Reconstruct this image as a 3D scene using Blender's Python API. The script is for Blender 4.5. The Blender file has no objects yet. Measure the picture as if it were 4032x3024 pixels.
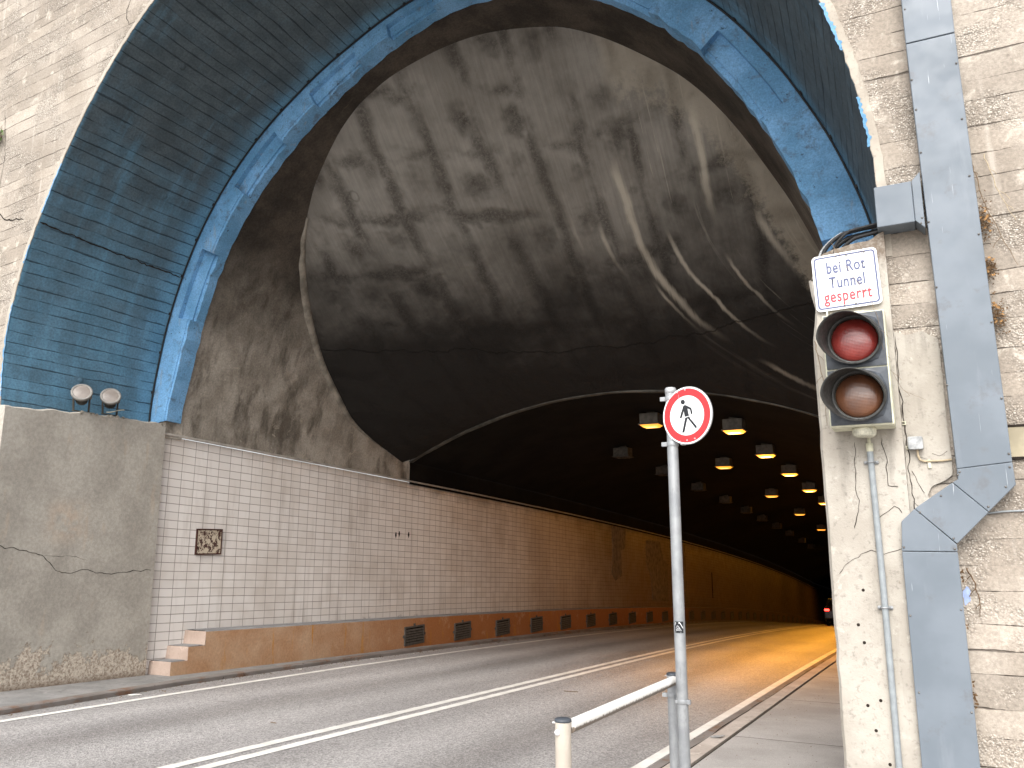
import bpy, math, random
import numpy as np
from mathutils import Vector, Matrix, noise as mnoise
random.seed(7)
R = math.radians
scene = bpy.context.scene
COL = scene.collection

# ------------------------------------------------------------------ terrain
def D(y):
    """how far the road has dropped below the camera's foot at distance y"""
    v = .045*y
    if y > 15: v += .00055*(min(y, 85)-15)**2
    if y > 85: v += .05*(y-85)
    return v
def Z(y, h=0.0): return h - D(y)

# ------------------------------------------------------------------ node helper
class N:
    def __init__(s, name, rough=.8, spec=.3):
        s.m = bpy.data.materials.new(name); s.m.use_nodes = True
        s.t = s.m.node_tree; s.t.nodes.clear()
        s.out = s.t.nodes.new('ShaderNodeOutputMaterial')
        s.b = s.t.nodes.new('ShaderNodeBsdfPrincipled')
        s.t.links.new(s.b.outputs[0], s.out.inputs[0])
        s.b.inputs['Roughness'].default_value = rough
        s.b.inputs['Specular IOR Level'].default_value = spec
        s._pos = None; s._uv = None
    def put(s, i, v):
        if isinstance(v, bpy.types.NodeSocket): s.t.links.new(v, i)
        elif v is not None:
            if isinstance(v, (tuple, list)) and len(v) == 3 and i.type == 'RGBA': v = (*v, 1)
            i.default_value = v
    def node(s, typ, **k):
        n = s.t.nodes.new(typ)
        for a, b in k.items(): setattr(n, a, b)
        return n
    def pos(s):
        if s._pos is None: s._pos = s.node('ShaderNodeNewGeometry').outputs['Position']
        return s._pos
    def uv(s):
        if s._uv is None: s._uv = s.node('ShaderNodeUVMap', uv_map='UVMap').outputs[0]
        return s._uv
    def obj(s): return s.node('ShaderNodeTexCoord').outputs['Object']
    def sep(s, v):
        n = s.node('ShaderNodeSeparateXYZ'); s.put(n.inputs[0], v); return n.outputs
    def comb(s, x=0., y=0., z=0.):
        n = s.node('ShaderNodeCombineXYZ')
        for i, v in enumerate((x, y, z)): s.put(n.inputs[i], v)
        return n.outputs[0]
    def scale(s, v, sc):
        n = s.node('ShaderNodeVectorMath', operation='MULTIPLY'); s.put(n.inputs[0], v); n.inputs[1].default_value = sc
        return n.outputs[0]
    def M(s, op, a, b=0., c=0., clamp=False):
        n = s.node('ShaderNodeMath', operation=op, use_clamp=clamp)
        s.put(n.inputs[0], a); s.put(n.inputs[1], b); s.put(n.inputs[2], c); return n.outputs[0]
    def mul(s, a, b): return s.M('MULTIPLY', a, b)
    def add(s, a, b): return s.M('ADD', a, b)
    def sub(s, a, b): return s.M('SUBTRACT', a, b)
    def step(s, v, lo, hi, a=0., b=1.):
        n = s.node('ShaderNodeMapRange', interpolation_type='SMOOTHSTEP')
        s.put(n.inputs[0], v); s.put(n.inputs[1], lo); s.put(n.inputs[2], hi); s.put(n.inputs[3], a); s.put(n.inputs[4], b)
        return n.outputs[0]
    def noise(s, v, sc, det=4., ro=.55, dist=0.):
        n = s.node('ShaderNodeTexNoise'); s.put(n.inputs['Vector'], v)
        n.inputs['Scale'].default_value = sc; n.inputs['Detail'].default_value = det
        n.inputs['Roughness'].default_value = ro; n.inputs['Distortion'].default_value = dist
        return n.outputs['Fac']
    def voro(s, v, sc, feat='F1', rnd=1.):
        n = s.node('ShaderNodeTexVoronoi', feature=feat); s.put(n.inputs['Vector'], v)
        n.inputs['Scale'].default_value = sc; n.inputs['Randomness'].default_value = rnd
        return n.outputs
    def wn(s, v, dim='1D'):
        n = s.node('ShaderNodeTexWhiteNoise', noise_dimensions=dim)
        s.put(n.inputs['W' if dim == '1D' else 'Vector'], v); return n.outputs['Value']
    def mix(s, f, a, b, mode='MIX'):
        n = s.node('ShaderNodeMix', data_type='RGBA', blend_type=mode)
        s.put(n.inputs[0], f); s.put(n.inputs[6], a); s.put(n.inputs[7], b); return n.outputs[2]
    def bright(s, c, f):
        n = s.node('ShaderNodeVectorMath', operation='SCALE'); s.put(n.inputs[0], c); s.put(n.inputs[3], f); return n.outputs[0]
    def col(s, c): s.put(s.b.inputs['Base Color'], c); return s
    def bump(s, h, st=.5, d=.01):
        n = s.node('ShaderNodeBump'); n.inputs['Strength'].default_value = st; n.inputs['Distance'].default_value = d
        s.put(n.inputs['Height'], h); s.t.links.new(n.outputs[0], s.b.inputs['Normal']); return s

MAT = {}
def plain(name, c, rough=.6, metal=0., spec=.4, var=.12, sc=14., bump=.0):
    n = N(name, rough, spec); n.b.inputs['Metallic'].default_value = metal
    f = n.noise(n.pos(), sc, 5, .6)
    n.col(n.bright((*c, ), n.step(f, .3, .7, 1-var, 1+var)))
    n.put(n.b.inputs['Roughness'], n.step(n.noise(n.pos(), sc*2.3, 3), .3, .7, max(rough-.12, .05), min(rough+.12, 1)))
    if bump: n.bump(n.noise(n.pos(), sc*5, 4), bump, .004)
    MAT[name] = n.m; return n.m

def bright_vec(n, c, f): return n.bright(c, f)

def dirt(n, c, sc, lo, hi, col, seed=0., stretch=(1, 1, 1)):
    v = n.scale(n.pos(), stretch)
    f = n.step(n.noise(v, sc, 6, .62), lo, hi)
    return n.mix(f, c, col)

def boards(n, u, v, pitch, wob=.012, lo=.37, hi=.68, wmax=.0095):
    """board marks of old shuttered concrete: returns (line mask, board tone, step height)"""
    w = n.mul(n.sub(n.noise(n.comb(u, v, 0.), .9, 3), .5), wob*8)
    w = n.add(w, n.mul(n.noise(n.comb(0., 0., n.mul(v, 1.9)), 1.0, 2), .30))
    t = n.M('DIVIDE', n.add(v, w), pitch)
    i = n.M('FLOOR', t); f = n.M('FRACT', t)
    rnd = n.wn(i)
    e = n.mul(n.M('MINIMUM', f, n.sub(1., f)), pitch)
    wid = n.step(n.noise(n.comb(n.mul(u, 1.0), n.mul(v, 3.), 3.1), 1.6, 5, .65), lo, hi, 0.0, wmax)
    rag = n.mul(n.noise(n.comb(u, v, 7.), 34, 3), .009)
    line = n.step(n.sub(n.add(e, rag), wid), -.0015, .006, 1., 0.)
    return line, rnd, i, f

def m_face():
    n = N('board_marked_concrete', .9, .2)
    p = n.sep(n.pos()); x, z = p[0], p[2]
    tilt = n.mul(n.step(x, -9., -8., 1., 0.), n.mul(n.add(x, 11.2), -.075))
    zz = n.add(z, tilt)
    line, rnd, i, f = boards(n, x, zz, .188)
    c = n.mix(n.step(n.noise(n.pos(), 1.1, 4), .35, .65), (.31, .268, .223), (.425, .376, .322))
    c = n.bright(c, n.step(rnd, 0., 1., .88, 1.10))
    # grey weathering that runs along the boards
    g = n.noise(n.comb(n.mul(x, .9), n.mul(zz, 4.), 0.), 2.0, 7, .7)
    c = n.mix(n.step(g, .54, .76, 0., .65), c, (.22, .195, .165))
    # pits and pebbles where the skin of the concrete has gone
    rough = n.step(n.noise(n.pos(), 1.7, 5, .6), .44, .60)
    vo = n.voro(n.pos(), 62)
    c = n.mix(n.mul(rough, n.step(vo['Distance'], .30, .66, 0., .6)), c, (.20, .172, .142))
    vo2 = n.voro(n.pos(), 130)
    c = n.mix(n.mul(rough, n.step(n.wn(vo2['Color'], '3D'), .8, .9, 0., .6)), c, (.72, .67, .60))
    blot = n.noise(n.pos(), 11, 5, .7)
    c = n.mix(n.step(blot, .60, .74, 0., .5), c, (.15, .125, .105))
    c = n.mix(n.step(n.noise(n.pos(), 5.3, 4, .6, .6), .58, .72, 0., .6), c, (.60, .545, .47))
    c = n.bright(c, n.step(n.noise(n.pos(), 38, 5, .75), .3, .7, .80, 1.18))
    # runs of lime and soot down the face
    r_ = n.noise(n.comb(n.mul(x, 7.), n.mul(z, .55), 5.), 1.0, 5, .6)
    c = n.mix(n.step(r_, .58, .72, 0., .45), c, (.58, .53, .47))
    c = n.mix(n.mul(line, .72), c, (.10, .082, .068))
    n.col(c)
    h = n.add(n.mul(line, -1.), n.add(n.mul(rnd, .5), n.mul(n.noise(n.pos(), 40, 6, .7), .45)))
    h = n.sub(h, n.mul(rough, n.mul(vo['Distance'], .9)))
    n.bump(h, .9, .014); MAT['face'] = n.m
m_face()

def m_smooth(name, c0, c1, spk=.5, rust=False):
    n = N(name, .88, .2)
    c = n.mix(n.step(n.noise(n.pos(), 2.4, 5, .6), .35, .68), c0, c1)
    c = n.mix(n.step(n.noise(n.pos(), 26, 5, .7), .52, .74, 0., spk), c, tuple(v*.35 for v in c0))
    c = n.mix(n.step(n.noise(n.scale(n.pos(), (5, 5, .7)), 1.5, 5, .6), .55, .72, 0., .45), c, tuple(v*.55 for v in c0))
    c = n.mix(n.step(n.noise(n.pos(), 7, 6, .65, .4), .6, .7, 0., .5), c, tuple(min(v*1.35, .75) for v in c1))
    n.col(c)
    if name == 'pier_concrete':
        p = n.sep(n.pos()); tz = n.step(n.add(p[2], n.mul(n.noise(n.pos(), 9, 6, .75), .35)), 3.86, 4.02)
        c = n.mix(n.mul(tz, n.step(n.noise(n.pos(), 30, 5, .7), .3, .6, .4, .95)), c, (.16, .125, .095)); n.col(c)
    n.bump(n.add(n.noise(n.pos(), 60, 5, .7), n.mul(n.noise(n.pos(), 9, 4), 1.2)), .55, .006)
    MAT[name] = n.m
m_smooth('pier_concrete', (.355, .325, .282), (.45, .42, .372), .5)
m_smooth('band_concrete', (.36, .32, .27), (.45, .41, .35), .4)

def m_render():
    n = N('grey_render', .88, .2)
    p = n.sep(n.pos()); y, z = p[1], p[2]
    c = n.mix(n.step(n.noise(n.pos(), 1.5, 4, .55), .36, .64), (.335, .308, .268), (.42, .39, .342))
    c = n.mix(n.step(n.noise(n.scale(n.pos(), (1, 2.2, .7)), 2.2, 5, .6), .60, .72, 0., .35), c, (.47, .37, .28))
    # pale graffiti-removal patch
    pa = n.mul(n.step(n.M('ABSOLUTE', n.sub(y, 7.5)), .1, .42, 1., 0.), n.step(n.M('ABSOLUTE', n.sub(z, 1.98)), .1, .42, 1., 0.))
    c = n.mix(n.mul(pa, n.step(n.noise(n.pos(), 5, 5, .6), .36, .6, 0., .75)), c, (.46, .37, .29))
    c = n.bright(c, n.step(n.noise(n.pos(), 22, 6, .7), .3, .7, .86, 1.12))
    hh = n.add(z, n.mul(y, .045))
    lim = n.add(-.70, n.mul(n.noise(n.comb(0., n.mul(y, 1.1), n.mul(z, .9)), 2.0, 8, .76), 2.3))
    fl = n.step(n.sub(lim, hh), -.012, .012)
    flc = n.mix(n.step(n.noise(n.pos(), 30, 6, .7), .35, .62), (.30, .235, .18), (.66, .585, .49))
    flc = n.mix(n.step(hh, .02, .2, .75, 0.), flc, (.14, .09, .06))
    c = n.mix(fl, c, flc)
    n.col(c)
    h = n.add(n.mul(n.noise(n.pos(), 55, 5, .65), .35), n.add(n.mul(n.noise(n.pos(), 12, 4), .4), n.mul(fl, n.sub(n.mul(n.noise(n.pos(), 26, 6, .75), 3.4), 2.6))))
    n.bump(h, .8, .011); MAT['render'] = n.m
m_render()

def m_soffit():
    n = N('blue_painted_boards', .7, .3)
    q = n.sep(n.uv()); u, v = q[0], q[1]
    line, rnd, i, f = boards(n, u, v, .172, .01, .34, .66, .013)
    vv = n.comb(u, v, 0.)
    blue = n.mix(n.step(n.noise(vv, 2.2, 5), .35, .65), (.095, .215, .315), (.130, .285, .415))
    grime = n.mix(n.step(n.noise(vv, 3., 5), .35, .65), (.056, .076, .088), (.080, .106, .122))
    # paint was sprayed thick along both edges and near the springing, thin between; the springing boost also paints in light
    edge = n.step(u, 2.1, 2.56, 0., 1.)
    foot = n.step(v, .8, 6.5, 1.2, 0.)
    strk = n.noise(n.comb(n.mul(u, 5.), n.mul(v, .55), 2.), 1.2, 5, .6)
    cov = n.add(n.add(n.mul(edge, .55), n.mul(foot, .46)), n.step(strk, .48, .78, 0., .26))
    cov = n.add(cov, n.step(n.noise(vv, 1.3, 6, .65), .36, .72, -.02, .22))
    cov = n.add(cov, n.step(u, .0, .07, .5, 0.))
    cov = n.add(cov, n.mul(n.sub(rnd, .5), .12))
    c = n.mix(n.step(cov, .05, .95), grime, blue)
    bare = n.mul(n.step(n.noise(n.comb(n.mul(u, 2.), v, 9.), 1.7, 6, .75), .68, .72), n.step(v, 11.5, 12.5))
    c = n.mix(bare, c, (.36, .31, .25))
    c = n.bright(c, n.step(n.noise(vv, 30, 4, .7), .3, .7, .82, 1.2))
    c = n.mix(n.mul(line, .6), c, (.014, .02, .026))
    n.col(c)
    h = n.add(n.add(n.mul(line, -1.3), n.mul(rnd, .55)), n.add(n.mul(n.noise(vv, 26, 5, .7), .5), n.mul(n.step(n.voro(vv, 1.6)['Distance'], .04, .09, -1., 0.), .8)))
    n.bump(h, .95, .013); MAT['soffit'] = n.m
m_soffit()

def m_ring():
    n = N('bright_blue_paint', .62, .35)
    P = n.pos()
    c = n.mix(n.step(n.noise(P, 1.6, 5), .35, .65), (.105, .265, .45), (.175, .375, .62))
    c = n.mix(n.step(n.noise(P, 4.5, 7, .72, .5), .52, .68, 0., .72), c, (.085, .115, .145))
    c = n.mix(n.step(n.noise(n.scale(P, (3, 3, .8)), 2.6, 5, .6), .60, .72, 0., .5), c, (.26, .29, .31))
    c = n.bright(c, n.step(n.noise(P, 45, 4, .7), .3, .7, .8, 1.18))
    c = n.mix(n.step(n.noise(P, 13, 6, .75), .62, .66, 0., .85), c, (.022, .04, .065))
    n.col(c); n.bump(n.add(n.noise(P, 38, 6, .75), n.noise(P, 7, 4)), .75, .012); MAT['ring'] = n.m
m_ring()

def m_barrel():
    n = N('sooty_barrel_concrete', .9, .15)
    P = n.pos(); p = n.sep(P); z = p[2]
    soot = n.mix(n.step(n.noise(P, 1.3, 6, .65), .35, .65), (.040, .034, .028), (.085, .070, .056))
    grey = n.mix(n.step(n.noise(P, 2.0, 5, .6), .35, .66), (.255, .225, .187), (.39, .35, .298))
    grey = n.mix(n.step(n.noise(n.scale(P, (1, 1.3, .6)), 1.2, 6, .6), .50, .68, 0., .78), grey, (.085, .070, .055))
    grey = n.mix(n.step(n.noise(P, 3.7, 5, .7, .8), .60, .66, 0., .6), grey, (.42, .37, .30))
    grey = n.mix(n.step(n.noise(n.scale(P, (1, 1.7, .7)), 1.6, 6, .66), .52, .70, 0., .7), grey, (.075, .062, .048))
    k = n.step(n.add(z, n.mul(n.noise(P, .9, 4), 2.4)), 5.6, 8.3)
    c = n.mix(k, grey, soot)
    c = n.mix(n.step(n.noise(n.scale(P, (1, 5, 1)), 1.2, 5, .7), .66, .74, 0., .5), c, (.13, .10, .072))
    c = n.bright(c, n.step(n.noise(P, 30, 5, .7), .3, .7, .8, 1.18))
    n.col(c); n.bump(n.add(n.noise(P, 30, 6, .7), n.mul(n.noise(P, 4, 5), 1.8)), .8, .014); MAT['barrel'] = n.m
m_barrel()

def m_funnel():
    n = N('stained_vault_plaster', .88, .18)
    P = n.pos(); q = n.sep(n.uv()); x, z = q[0], q[1]
    wx = n.mul(n.sub(n.noise(P, 1.3, 3), .5), .34); wz = n.mul(n.sub(n.noise(n.scale(P, (1.3, .8, 1.1)), 1.5, 3), .5), .34)
    U = n.M('DIVIDE', n.add(x, wx), .84); V = n.M('DIVIDE', n.add(z, wz), .78)
    c = n.mix(n.step(n.noise(P, .8, 5, .6), .35, .65), (.195, .178, .155), (.265, .245, .217))
    fine = n.noise(n.comb(n.mul(x, 14.), n.mul(z, .9), 0.), 1.3, 5, .65)
    c = n.bright(c, n.step(fine, .3, .7, .90, 1.10))
    gr = n.noise(P, 24, 6, .78); gm = n.noise(P, 6, 5, .7)
    # dirt gathers round the anchors behind the plaster and along the joints between them
    vo = n.voro(n.comb(U, V, 0.), 1., 'F1', .32)
    d = n.add(vo['Distance'], n.mul(n.sub(gm, .5), .55))
    node = n.mul(n.step(d, .02, .40, 1., 0.), n.step(n.wn(vo['Color'], '3D'), .1, .35))
    fu_ = n.M('FRACT', U); eu = n.M('ABSOLUTE', n.sub(fu_, .5))
    chain = n.mul(n.step(n.add(eu, n.mul(n.sub(gm, .5), .3)), .03, .24, 1., 0.), n.step(n.noise(n.comb(n.mul(x, 1.), n.mul(z, .8), 3.), 1.1, 4, .6), .36, .54))
    fv_ = n.M('FRACT', V); ev = n.M('ABSOLUTE', n.sub(fv_, .5))
    rowm = n.mul(n.step(n.add(ev, n.mul(n.sub(gm, .5), .3)), .03, .2, 1., 0.), n.step(n.noise(n.comb(n.mul(x, .6), n.mul(z, 1.2), 8.), 1.1, 4, .6), .44, .60))
    j = n.M('MAXIMUM', n.M('MAXIMUM', node, n.mul(chain, .85)), n.mul(rowm, .85))
    c = n.mix(n.mul(j, n.step(gr, .34, .60, .30, .90)), c, (.068, .057, .047))
    vr = n.voro(n.comb(n.add(x, n.mul(gr, .08)), z, 0.), 1.7)
    ringd = n.M('ABSOLUTE', n.sub(vr['Distance'], .15))
    c = n.mix(n.mul(n.step(ringd, .0, .035, .35, 0.), n.step(n.wn(vr['Color'], '3D'), .7, .72)), c, (.05, .04, .033))
    # traffic soot plus painted light falloff towards the bottom, ragged border
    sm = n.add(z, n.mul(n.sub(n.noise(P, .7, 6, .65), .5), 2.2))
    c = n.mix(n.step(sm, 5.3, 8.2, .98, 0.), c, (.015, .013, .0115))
    # lime from leaks, running down
    S = n.mul(n.M('POWER', n.M('MAXIMUM', n.sub(7.1, z), 0.), 2.), .33)
    xs_ = n.sub(x, S)
    e = n.sub(n.sub(8.95, n.mul(n.M('POWER', n.M('MAXIMUM', n.add(x, 3.9), 0.), 2.), .48)), z)
    lf = n.noise(n.comb(n.mul(xs_, 9.), n.mul(z, .45), 4.), 1.2, 5, .65)
    rgt = n.mul(n.step(xs_, -4.1, -3.6), n.step(e, .9, 2.4, 1., 0.))
    c = n.mix(n.mul(n.step(lf, .60, .70, 0., .6), rgt), c, (.44, .40, .335))
    lf2 = n.noise(n.comb(n.mul(xs_, 2.2), n.mul(z, .3), 7.), 1.2, 4, .6)
    c = n.mix(n.mul(n.step(lf2, .62, .74, 0., .22), n.step(xs_, -4.8, -4.)), c, (.36, .33, .28))
    lime = n.mul(n.step(n.add(e, n.mul(n.sub(gm, .5), 1.3)), .12, .55, 1., 0.), n.step(n.add(x, n.mul(gm, .3)), -3.95, -3.6))
    c = n.mix(n.mul(lime, .6), c, (.40, .355, .285))
    for (x0, w, z1, z0, amt) in STREAKS:
        cu = n.add(x0, n.mul(n.sub(n.noise(n.comb(0., z, x0), 1.0, 4), .5), .30))
        dd_ = n.M('ABSOLUTE', n.sub(xs_, cu))
        rag = n.mul(n.noise(n.comb(n.mul(x, 12.), n.mul(z, 1.3), x0), 1.4, 5, .7), w*1.1)
        mk = n.step(n.sub(n.add(dd_, rag), w), -w*.35, w*.5, amt, 0.)
        mk = n.mul(mk, n.mul(n.step(z, z1-.3, z1, 1., 0.), n.step(z, z0, z0+.9)))
        c = n.mix(mk, c, (.47, .425, .35))
    ck = n.step(n.M('ABSOLUTE', n.sub(n.add(z, n.mul(n.sub(n.noise(n.comb(x, 0., 1.), .8, 6, .7), .5), .35)), 5.50)), .003, .012, 1., 0.)
    c = n.mix(n.mul(ck, .6), c, (.012, .01, .009))
    n.col(c)
    n.bump(n.add(n.mul(gr, n.add(.45, n.mul(j, 1.5))), n.sub(n.mul(n.noise(P, 3.5, 5), 1.6), ck)), 1., .022); MAT['funnel'] = n.m
STREAKS = [(-4.16, .12, 7.9, 5.2, .75), (-3.62, .065, 6.9, 5.0, .7), (-4.75, .06, 7.2, 6.3, .7), (-5.25, .05, 7.3, 6.7, .7), (-2.72, .10, 8.2, 6.6, .85), (-2.05, .10, 6.9, 5.7, .7), (-4.1, .10, 5.0, 4.0, .5), (-2.9, .05, 6.4, 5.2, .6), (-4.35, .05, 6.3, 5.4, .7)]
m_funnel()

def m_dark():
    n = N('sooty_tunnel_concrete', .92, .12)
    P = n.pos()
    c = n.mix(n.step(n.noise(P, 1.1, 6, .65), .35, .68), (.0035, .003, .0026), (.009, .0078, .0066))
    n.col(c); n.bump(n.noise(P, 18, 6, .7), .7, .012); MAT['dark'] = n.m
m_dark()

def m_tile():
    n = N('glazed_wall_tiles', .32, .45)
    q = n.sep(n.uv()); u, v = q[0], q[1]
    wob = n.mul(n.sub(n.noise(n.comb(u, v, 0.), .55, 3), .5), .035)
    tu = n.M('DIVIDE', n.sub(u, 9.255), .2633); tv = n.M('DIVIDE', n.add(n.sub(v, 3.829), wob), .1362)
    fu = n.M('FRACT', tu); fv = n.M('FRACT', tv)
    eu = n.mul(n.M('MINIMUM', fu, n.sub(1., fu)), .2633); ev = n.mul(n.M('MINIMUM', fv, n.sub(1., fv)), .1362)
    e = n.M('MINIMUM', eu, ev)
    g = n.step(n.sub(e, n.mul(n.noise(n.comb(u, v, 2.), 7, 3), .004)), .0008, .0042, 1., 0.)
    rnd = n.wn(n.comb(n.M('FLOOR', tu), n.M('FLOOR', tv), 0.), '3D')
    P = n.comb(u, v, 0.)
    c = n.mix(rnd, (.745, .70, .66), (.82, .78, .745))
    c = n.mix(n.step(n.noise(n.comb(n.mul(u, 3.), n.mul(v, .35), 0.), 1.5, 5, .6), .5, .74, 0., .5), c, (.44, .39, .345))
    c = n.mix(n.step(n.noise(P, .45, 4, .6), .48, .68, 0., .4), c, (.50, .43, .365))
    # exhaust grime plus painted light falloff deeper in the tunnel, wiped in places
    film_falloff = n.step(n.add(u, n.mul(n.sub(n.noise(P, .35, 5, .6), .5), 16)), 16., 34., 0., .93)
    c = n.mix(film_falloff, c, (.19, .118, .062))
    sp = n.step(n.noise(P, 5.5, 6, .75), .68, .73, 0., .7)
    c = n.mix(sp, c, (.16, .11, .08))
    top = n.step(n.add(v, n.mul(n.noise(P, 1.8, 6, .7), .9)), 3.9, 4.35, 0., .65)
    c = n.mix(n.mul(top, n.step(u, 12., 17.)), c, (.10, .08, .06))
    low = n.step(n.add(v, n.mul(n.sub(1., n.noise(n.comb(n.mul(u, .8), v, 5.), 2.6, 6, .75)), .9)), 1.02, 1.16, .75, 0.)
    c = n.mix(n.mul(low, n.step(u, 11., 15.)), c, (.13, .09, .065))
    c = n.mix(g, c, n.mix(film_falloff, (.26, .215, .185), (.055, .038, .027)))
    n.col(c)
    n.put(n.b.inputs['Roughness'], n.add(n.mul(g, .5), n.step(n.noise(P, 2.4, 4), .3, .7, .28, .5)))
    n.bump(n.add(n.mul(g, -1.), n.mul(n.noise(P, 2., 2), .35)), .6, .006); MAT['tile'] = n.m
m_tile()

def m_plinth():
    n = N('ochre_painted_render', .8, .25)
    P = n.pos(); p = n.sep(P); y, z = p[1], p[2]
    c = n.mix(n.step(n.noise(P, 1.4, 5), .35, .65), (.43, .245, .135), (.50, .33, .21))
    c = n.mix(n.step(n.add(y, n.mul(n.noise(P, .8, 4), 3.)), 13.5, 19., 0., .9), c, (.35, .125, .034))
    c = n.mix(n.step(n.noise(n.scale(P, (1, 2.2, .22)), 2.2, 5, .65), .60, .70, 0., .85), c, (.50, .215, .022))
    c = n.mix(n.step(n.noise(P, 3.4, 5, .65), .55, .72, 0., .5), c, (.52, .34, .21))
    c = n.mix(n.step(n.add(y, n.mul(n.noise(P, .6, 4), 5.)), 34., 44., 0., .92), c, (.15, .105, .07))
    c = n.bright(c, n.step(n.noise(P, 24, 5, .7), .3, .7, .88, 1.1))
    n.col(c)
    n.bump(n.add(n.noise(n.scale(P, (1, 1, .7)), 24, 6, .72), n.mul(n.noise(P, 7, 4), .7)), .8, .014); MAT['plinth'] = n.m
m_plinth()
m_smooth('step_paint', (.36, .275, .225), (.43, .335, .28), .3)
m_smooth('slab_paint', (.20, .195, .195), (.27, .265, .26), .35)
m_smooth('pavement_grey', (.20, .195, .188), (.27, .26, .25), .4)
m_smooth('kerb_stone', (.42, .36, .315), (.52, .455, .405), .5)

def m_kerbl():
    n = N('rusty_kerb_concrete', .85, .25)
    P = n.pos()
    c = n.mix(n.step(n.noise(P, 1.5, 5), .35, .65), (.165, .145, .13), (.225, .20, .185))
    c = n.mix(n.step(n.noise(n.scale(P, (1, 1, 2)), 1.7, 6, .7), .50, .66, 0., .85), c, (.17, .085, .045))
    c = n.mix(n.step(n.noise(P, 2.6, 6, .75), .63, .68, 0., .85), c, (.045, .027, .02))
    n.col(c); n.bump(n.noise(P, 30, 6, .7), .7, .01); MAT['kerb_left'] = n.m
m_kerbl()

def m_asphalt():
    n = N('worn_asphalt', .55, .42)
    P = n.pos(); p = n.sep(P); x, y = p[0], p[1]
    c = n.mix(n.step(n.noise(n.scale(P, (1, .22, 1)), 1.1, 5, .6), .35, .65), (.245, .232, .226), (.31, .295, .287))
    # wheel tracks polished lighter, oil line dark between them
    def trk(x0, w): return n.step(n.M('ABSOLUTE', n.sub(n.add(x, n.mul(n.noise(n.scale(P, (.4, .12, 1)), 1., 3), .5)), x0)), 0., w, 1., 0.)
    for x0 in (-3.15, -4.75, -6.85, -8.45): c = n.mix(n.mul(trk(x0, .55), .5), c, (.43, .41, .40))
    for x0 in (-3.95, -7.65): c = n.mix(n.mul(trk(x0, .4), .5), c, (.19, .176, .167))
    fine = n.voro(P, 58)
    c = n.bright(c, n.step(n.wn(fine['Color'], '3D'), 0., 1., .72, 1.30))
    c = n.bright(c, n.step(n.noise(P, 26, 6, .85),   .3, .7, .80, 1.20))
    c = n.mix(n.step(n.noise(P, 3.1, 5, .7), .62, .72, 0., .45), c, (.055, .042, .036))
    n.col(c)
    n.put(n.b.inputs['Roughness'], n.step(n.noise(P, 60, 4, .7), .3, .7, .42, .68))
    n.bump(n.add(n.mul(fine['Distance'], 1.1), n.noise(P, 160, 3)), .85, .006); MAT['asphalt'] = n.m
    return n.m
m_asphalt()

def m_walk():
    n = N('pavement_asphalt', .75, .3)
    P = n.pos()
    c = n.mix(n.step(n.noise(P, 1.2, 5), .35, .65), (.33, .308, .29), (.42, .395, .375))
    c = n.bright(c, n.step(n.noise(P, 110, 4, .8), .3, .7, .74, 1.26))
    c = n.mix(n.step(n.noise(P, 8, 6, .75), .66, .71, 0., .6), c, (.05, .042, .036))
    c = n.mix(n.step(n.voro(P, 7)['Distance'], .02, .05, .5, 0.), c, (.4, .38, .35))
    n.col(c); n.bump(n.noise(P, 130, 4, .7), .6, .004); MAT['walk'] = n.m
m_walk()

def m_line():
    n = N('worn_road_paint', .6, .35)
    P = n.pos()
    w = n.step(n.noise(P, 38, 5, .75), .60, .72, 0., .75)
    c = n.mix(n.step(n.noise(P, 3., 4), .35, .65), (.62, .60, .56), (.74, .72, .68))
    c = n.mix(w, c, (.17, .16, .15))
    n.col(c); n.bump(n.noise(P, 90, 4), .4, .004); MAT['line'] = n.m
m_line()

def m_duct():
    n = N('grey_coated_steel', .45, .4)
    P = n.pos()
    c = n.mix(n.step(n.noise(P, 2., 4), .35, .65), (.132, .158, .186), (.164, .192, .224))
    c = n.mix(n.step(n.noise(n.scale(P, (3, 3, .5)), 2.2, 5, .6), .56, .72, 0., .35), c, (.22, .245, .275))
    c = n.mix(n.step(n.noise(P, 4.6, 6, .7), .56, .72, 0., .6), c, (.12, .122, .130))
    c = n.mix(n.step(n.noise(P, 46, 4, .8), .70, .74, 0., .7), c, (.12, .11, .105))
    sc = n.noise(n.scale(P, (60, 60, 1.6)), 1.3, 3)
    c = n.mix(n.step(sc, .715, .74, 0., .6), c, (.55, .57, .6))
    n.col(c); n.put(n.b.inputs['Roughness'], n.step(n.noise(P, 6, 4), .3, .7, .38, .58))
    n.bump(n.noise(P, 3.2, 3), .12, .02); MAT['duct'] = n.m
m_duct()

def m_rust():
    n = N('rusty_enamel_plate', .7, .3)
    P = n.pos()
    k = n.noise(P, 11, 7, .75, .5)
    c = n.mix(n.step(n.add(k, n.mul(n.noise(P, 45, 4), .2)), .595, .63), (.56, .48, .37), (.065, .028, .022))
    n.col(c); n.bump(k, .5, .004); MAT['rust_plate'] = n.m
m_rust()

def m_galv():
    n = N('galvanised_steel', .5, .45)
    n.b.inputs['Metallic'].default_value = .35
    P = n.pos()
    c = n.mix(n.step(n.noise(P, 9, 5, .6), .35, .65), (.25, .262, .275), (.33, .342, .352))
    c = n.mix(n.step(n.noise(n.scale(P, (1, 1, .3)), 30, 4, .7), .58, .70, 0., .5), c, (.19, .195, .20))
    n.col(c); n.bump(n.noise(P, 80, 3), .2, .003); MAT['galv'] = n.m
m_galv()

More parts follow.
